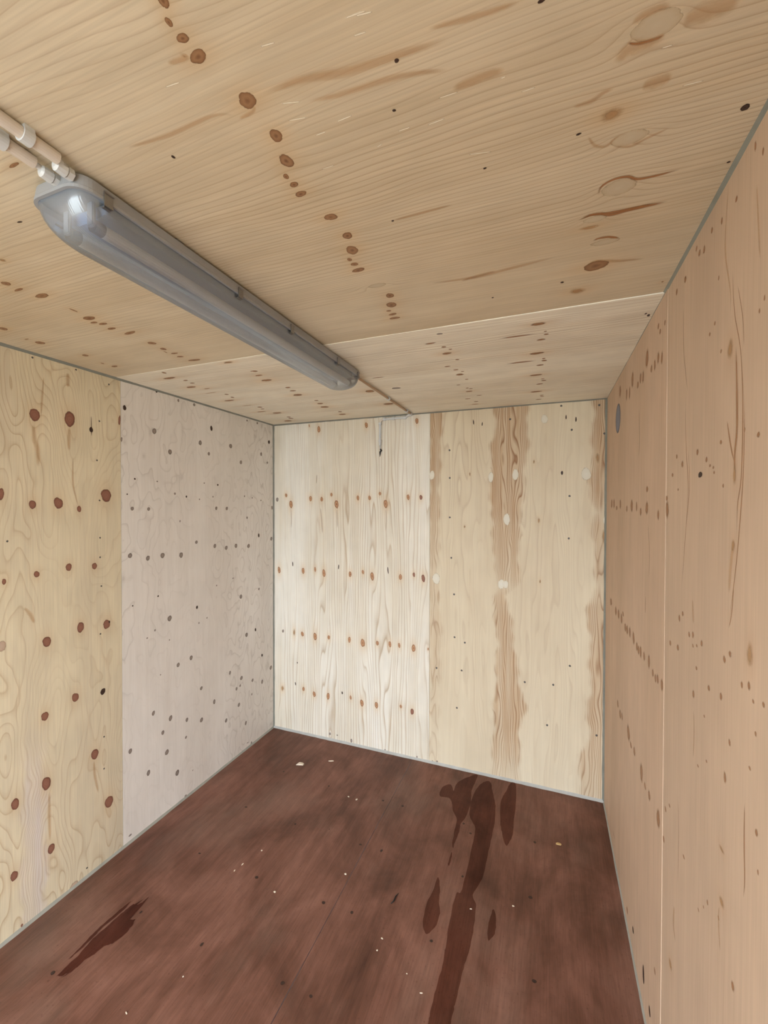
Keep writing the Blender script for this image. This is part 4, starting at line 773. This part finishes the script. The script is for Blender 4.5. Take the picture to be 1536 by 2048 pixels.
for sx in (-1, 1):
    bm = bmesh.new(); yy = HL - 0.055
    tube(bm, [(sx * 0.036, -yy + .02, ZB - .036), (sx * 0.036, yy - .02, ZB - .036)], 0.013, 16)
    t_ = bm_obj('fluorescent_tube', bm, M['tubewhite'], lamp, smooth=False)
    for sy in (-1, 1):
        bm = bmesh.new(); tube(bm, [(sx * 0.036, sy * (yy - .022), ZB - .036), (sx * 0.036, sy * (yy - .002), ZB - .036)], 0.0134, 16)
        bm_obj('end_cap', bm, M['metal'], t_)
        bm = bmesh.new(); box(bm, sx * .036 - .009, sx * .036 + .009, sy * yy - .004, sy * yy + .004, ZB - .040, ZB + .008); bevel(bm, .002)
        bm_obj('tube_holder', bm, M['lampbase'], lamp)
bm = bmesh.new()   # clear cover: deep trough with rounded ends
lv = []
for k in range(11):
    t = k / 10 * math.pi / 2; cz_ = math.sin(t) ** 1.0; cxy = math.cos(t)
    hw = (HW - .006) * (0.30 + 0.70 * cxy ** 0.62) if k < 10 else (HW - .006) * 0.26
    hl = (HL - .006) - 0.075 * (1 - cxy ** 0.75)
    lv.append((outline(hw, hl, min(.034 + .03 * (1 - cxy), hw * 0.95)), ZB + .004 - 0.066 * cz_))
loft(bm, lv, False, True)
bm_obj('clear_cover', bm, M['lens'], lamp, smooth=True)
for (yy, sd) in ((-HL + .06, 1), (-0.20, 1), (0.06, 1), (0.40, 1), (HL - .05, 1), (-HL + .06, -1), (0.06, -1), (HL - .05, -1)):
    bm = bmesh.new()
    x = sd * (HW + .0015)
    box(bm, x - .0012, x + .0012, yy - .009, yy + .009, ZB - .010, ZB + .016)
    box(bm, x - sd * .006 - .004, x - sd * .006 + .004, yy - .007, yy + .007, ZB - .012, ZB - .009)
    tube(bm, [(x + sd * .002, yy - .010, ZB + .015), (x + sd * .002, yy + .010, ZB + .015)], .0018, 8)
    bm_obj('latch', bm, M['metal'], lamp)
for yy in (-0.40, 0.40):
    bm = bmesh.new(); box(bm, -HW + .03, HW - .01, yy - .012, yy + .012, -0.006, 0.0); bm_obj('mounting_bracket', bm, M['metal'], lamp)
for gx in (-0.8354, -0.8755):
    bm = bmesh.new(); x = gx - LXC; y = -HL
    tube(bm, [(x, y + .004, -.018), (x, y - .006, -.018)], .011, 6); tube(bm, [(x, y - .006, -.018), (x, y - .008, -.018), (x, y - .024, -.018), (x, y - .027, -.018)], [.0085, .0115, .0105, .006], 10)
    bm_obj('cable_gland', bm, M['pvcgrey'], lamp)

# ------------------------------------------------------------------ conduits
def saddle(parent, p, axis, nrm, r, name='saddle_clip'):
    """plastic clip round a conduit: a ring with a foot on the surface"""
    p, axis, nrm = Vector(p), Vector(axis), Vector(nrm); bm = bmesh.new(); side = axis.cross(nrm)
    prof = []
    for k in range(13):
        t = math.radians(-20 + 220 * k / 12); prof.append((math.cos(t), math.sin(t)))
    rings = []
    for h in (-0.008, 0.008):
        rings.append(([bm.verts.new(p + axis * h + (side * c + nrm * s_) * (r + .0035)) for c, s_ in prof], [bm.verts.new(p + axis * h + (side * c + nrm * s_) * (r + .0003)) for c, s_ in prof]))
    (a, ai), (b, bi) = rings
    for k in range(12):
        bm.faces.new((a[k], a[k + 1], b[k + 1], b[k])); bm.faces.new((ai[k], bi[k], bi[k + 1], ai[k + 1]))
        bm.faces.new((a[k], ai[k], ai[k + 1], a[k + 1])); bm.faces.new((b[k], b[k + 1], bi[k + 1], bi[k]))
    bm.faces.new((a[0], b[0], bi[0], ai[0])); bm.faces.new((a[12], ai[12], bi[12], b[12]))
    q = [p - nrm * (r + .0005) + axis * h + side * s_ * (r + .0015) + nrm * z for z in (0, r * 0.8) for s_ in (-1, 1) for h in (-.008, .008)]
    vs = [bm.verts.new(x) for x in q]
    for f in ((0, 1, 3, 2), (4, 6, 7, 5), (0, 4, 5, 1), (2, 3, 7, 6), (0, 2, 6, 4), (1, 5, 7, 3)): bm.faces.new([vs[i] for i in f])
    return bm_obj(name, bm, M['pvcgrey'], parent)
def conduit(x, y1, lbl, clip_y, cab_x):
    r = 0.0105; z = H - r - 0.0006
    c = root('conduit', 'thing'); del c['kind']; tag(c, lbl, 'conduit', 'conduits feeding the tube light')
    bm = bmesh.new(); tube(bm, [(x, -1.6, z), (x, y1, z)], r, 16); bm_obj('pipe', bm, M['pvc'], c, smooth=False)
    for cy in clip_y: saddle(c, (x, cy, z), (0, 1, 0), (0, 0, -1), r)
    bm = bmesh.new(); tube(bm, [(x, y1 - .02, z), (x + (cab_x - x) * .3, y1 + .008, z - .002), (cab_x, 0.519, H - .018)], .0052, 10); bm_obj('cable', bm, M['pvcgrey'], c, smooth=True)
    return c
conduit(-0.8262, 0.502, 'cream conduit pipe entering the lamp end, the one nearer the tan wall', (0.452, -0.3, -1.1), -0.8354)
conduit(-0.8760, 0.492, 'cream conduit pipe entering the lamp end, the one nearer the knotty wall', (0.440, -0.3, -1.1), -0.8755)
# far conduit: from the lamp to the end wall, along it and down
M['pvctan'] = plain('conduit_tan', lin(176, 150, 122), 0.5, grime=0.05)  # white pipe coloured tan: warm bounce off the ceiling painted in
r = 0.008; c = root('conduit', 'thing'); del c['kind']
tag(c, 'thin white conduit from the lamp along the ceiling and down the end wall', 'conduit')
z = H - r - 0.0045; xx = -0.861; yw = YB - r - 0.0006; zt = H - 0.026
bm = bmesh.new(); tube(bm, [(xx, LY1 - .004, z), (xx, yw - .05, z)], r * 0.8, 12); bm_obj('pipe', bm, M['pvctan'], c)
bm = bmesh.new()
tube(bm, [(xx, yw - .052, z)] + elbow((xx, yw, z), (0, 1, 0), (-1, 0, 0), .03) + [(xx - .05, yw, zt)], r * 1.02, 12); bm_obj('bend', bm, M['pvcgrey'], c, smooth=True)
xv = -1.098
bm = bmesh.new(); tube(bm, [(xx - .045, yw, zt), (xv + .03, yw, zt)], r, 12); bm_obj('pipe', bm, M['pvcgrey'], c)
bm = bmesh.new(); tube(bm, elbow((xv, yw, zt), (-1, 0, 0), (0, 0, -1), .026), r * 1.02, 12); bm_obj('bend', bm, M['pvc'], c, smooth=True)
bm = bmesh.new(); tube(bm, [(xv, yw, zt - .025), (xv, yw, 2.165)], r, 12); bm_obj('pipe', bm, M['pvcgrey'], c)
bm = bmesh.new(); tube(bm, [(xv, yw, 2.17), (xv + .002, yw, 2.15), (xv + .004, yw, 2.135)], .0045, 8); bm_obj('cable', bm, M['pvcgrey'], c, smooth=True)
bm = bmesh.new(); tube(bm, [(xv + .003, yw, 2.140), (xv + .008, yw, 2.128), (xv, yw, 2.118), (xv - .001, yw, 2.085)], [.005, .007, .0062, .0008], 8); bm_obj('black_tip', bm, M['black'], c, smooth=True)
saddle(c, (xx, 2.284, z), (0, 1, 0), (0, 0, -1), r); saddle(c, (xx, 2.62, z), (0, 1, 0), (0, 0, -1), r)
for q in (-0.915, -0.998, -1.066): saddle(c, (q, yw, zt), (1, 0, 0), (0, -1, 0), r)
for q in (2.316, 2.196): saddle(c, (xv, yw, q), (0, 0, 1), (0, -1, 0), r)

# ------------------------------------------------------------------ round cover on the tan wall
vc = root('round_vent_cover', 'thing', (XR, 2.348, 2.170)); del vc['kind']
tag(vc, 'round blue-grey cover plate high on the tan wall beside the corner', 'vent cover')
M['cover'] = plain('cover_blue_grey', lin(112, 118, 138), 0.5); M['coverrim'] = plain('cover_rim', lin(84, 84, 92), 0.5)
def lathe_x(bm, prof, seg=40):
    rings = [[bm.verts.new((-h, rr * math.cos(2 * math.pi * k / seg), rr * math.sin(2 * math.pi * k / seg))) for k in range(seg)] for rr, h in prof]
    for a, b in zip(rings, rings[1:]):
        for k in range(seg): bm.faces.new((a[k], a[(k + 1) % seg], b[(k + 1) % seg], b[k]))
    return rings
bm = bmesh.new(); rs = lathe_x(bm, [(.062, .0005), (.062, .002), (.045, .003), (.010, .0035)]); bm.faces.new(rs[-1]); bm.faces.new(rs[0][::-1])
bm_obj('plate', bm, M['cover'], vc, smooth=False)
bm = bmesh.new(); rs = lathe_x(bm, [(.062, .0004), (.072, .0004), (.071, .0025), (.064, .003), (.062, .0022)])
bm_obj('rim', bm, M['coverrim'], vc, smooth=False)

# ------------------------------------------------------------------ debris on the floor
M['chip'] = plain('pale_wood_chip', lin(226, 214, 196), 0.7); M['chip2'] = plain('tan_wood_chip', lin(190, 160, 110), 0.7)
M['tape'] = plain('dark_rubber_scrap', lin(26, 24, 24), 0.6)
CL = ['crumpled pale wood chip, the largest scrap on the floor', 'thin pale splinter beside the largest wood chip', 'tiny pale wood fleck beside the joint in the brown floor', 'tan wood chip by itself near the tan wall',
      'tiny pale wood fleck between the long damp stain and the tan wall', 'tiny pale wood fleck lying on the long damp stain', 'tiny pale wood fleck just in front of the thin black scrap',
      'tiny pale splinter close to the near end of the long damp stain', 'faint pale speck just nearer the camera than the fleck before the black scrap', 'right one of two faint pale specks out from the end wall',
      'left one of two faint pale specks out from the end wall', 'faintest pale speck, halfway between black scrap and near end of long stain', 'upper one of two close pale specks in the middle of the left floor sheet',
      'lower one of two close pale specks in the middle of the left floor sheet', 'tiny pale speck right of the feathered damp streak, close to the photo bottom', 'pale wood fleck nearest the camera, at the photo bottom',
      'tiny pale fleck between the floor joint and the two close specks', 'tiny pale speck behind the two close specks, toward the largest chip']
for i, (x, y, a, b) in enumerate(CHIPS):
    rg = random.Random(i + 50); bm = bmesh.new(); n = 7
    a = max(a, .003); b = max(b, .002); hh = 0.0015 if i > 3 else (0.006 if i == 0 else .003)
    if i == 0: a *= .75; b *= .8
    top = []; bot = []
    for k in range(n):
        t = 2 * math.pi * k / n; q = rg.uniform(0.6, 1.1)
        px, py = a * q * math.cos(t), b * q * math.sin(t)
        bot.append(bm.verts.new((px, py, 0.0))); top.append(bm.verts.new((px * .9, py * .9, hh * rg.uniform(.5, 1.3))))
    ct = bm.verts.new((0, 0, hh * 1.2))
    for k in range(n):
        k2 = (k + 1) % n; bm.faces.new((bot[k], bot[k2], top[k2], top[k])); bm.faces.new((top[k], top[k2], ct))
    bm.faces.new(bot[::-1])
    o = bm_obj('wood_chip', bm, M['chip2'] if i == 3 else M['chip'], None, (x, y, 0.0012))
    o.rotation_euler.z = 0.45 if i == 0 else rg.uniform(-.4, .4)
    tag(o, CL[i], 'wood chip', 'wood chips and flecks on the floor')
bm = bmesh.new(); tube(bm, [(-.004, -.030, .003), (.002, -.012, .004), (-.001, .008, .0035), (.003, .030, .003)], [.0012, .0032, .003, .001], 8)
o = bm_obj('rubber_scrap', bm, M['tape'], None, (-0.618, 1.735, 0.001), smooth=True); o.rotation_euler.z = -0.12
tag(o, 'thin black strip of scrap lying in the middle of the floor', 'scrap')
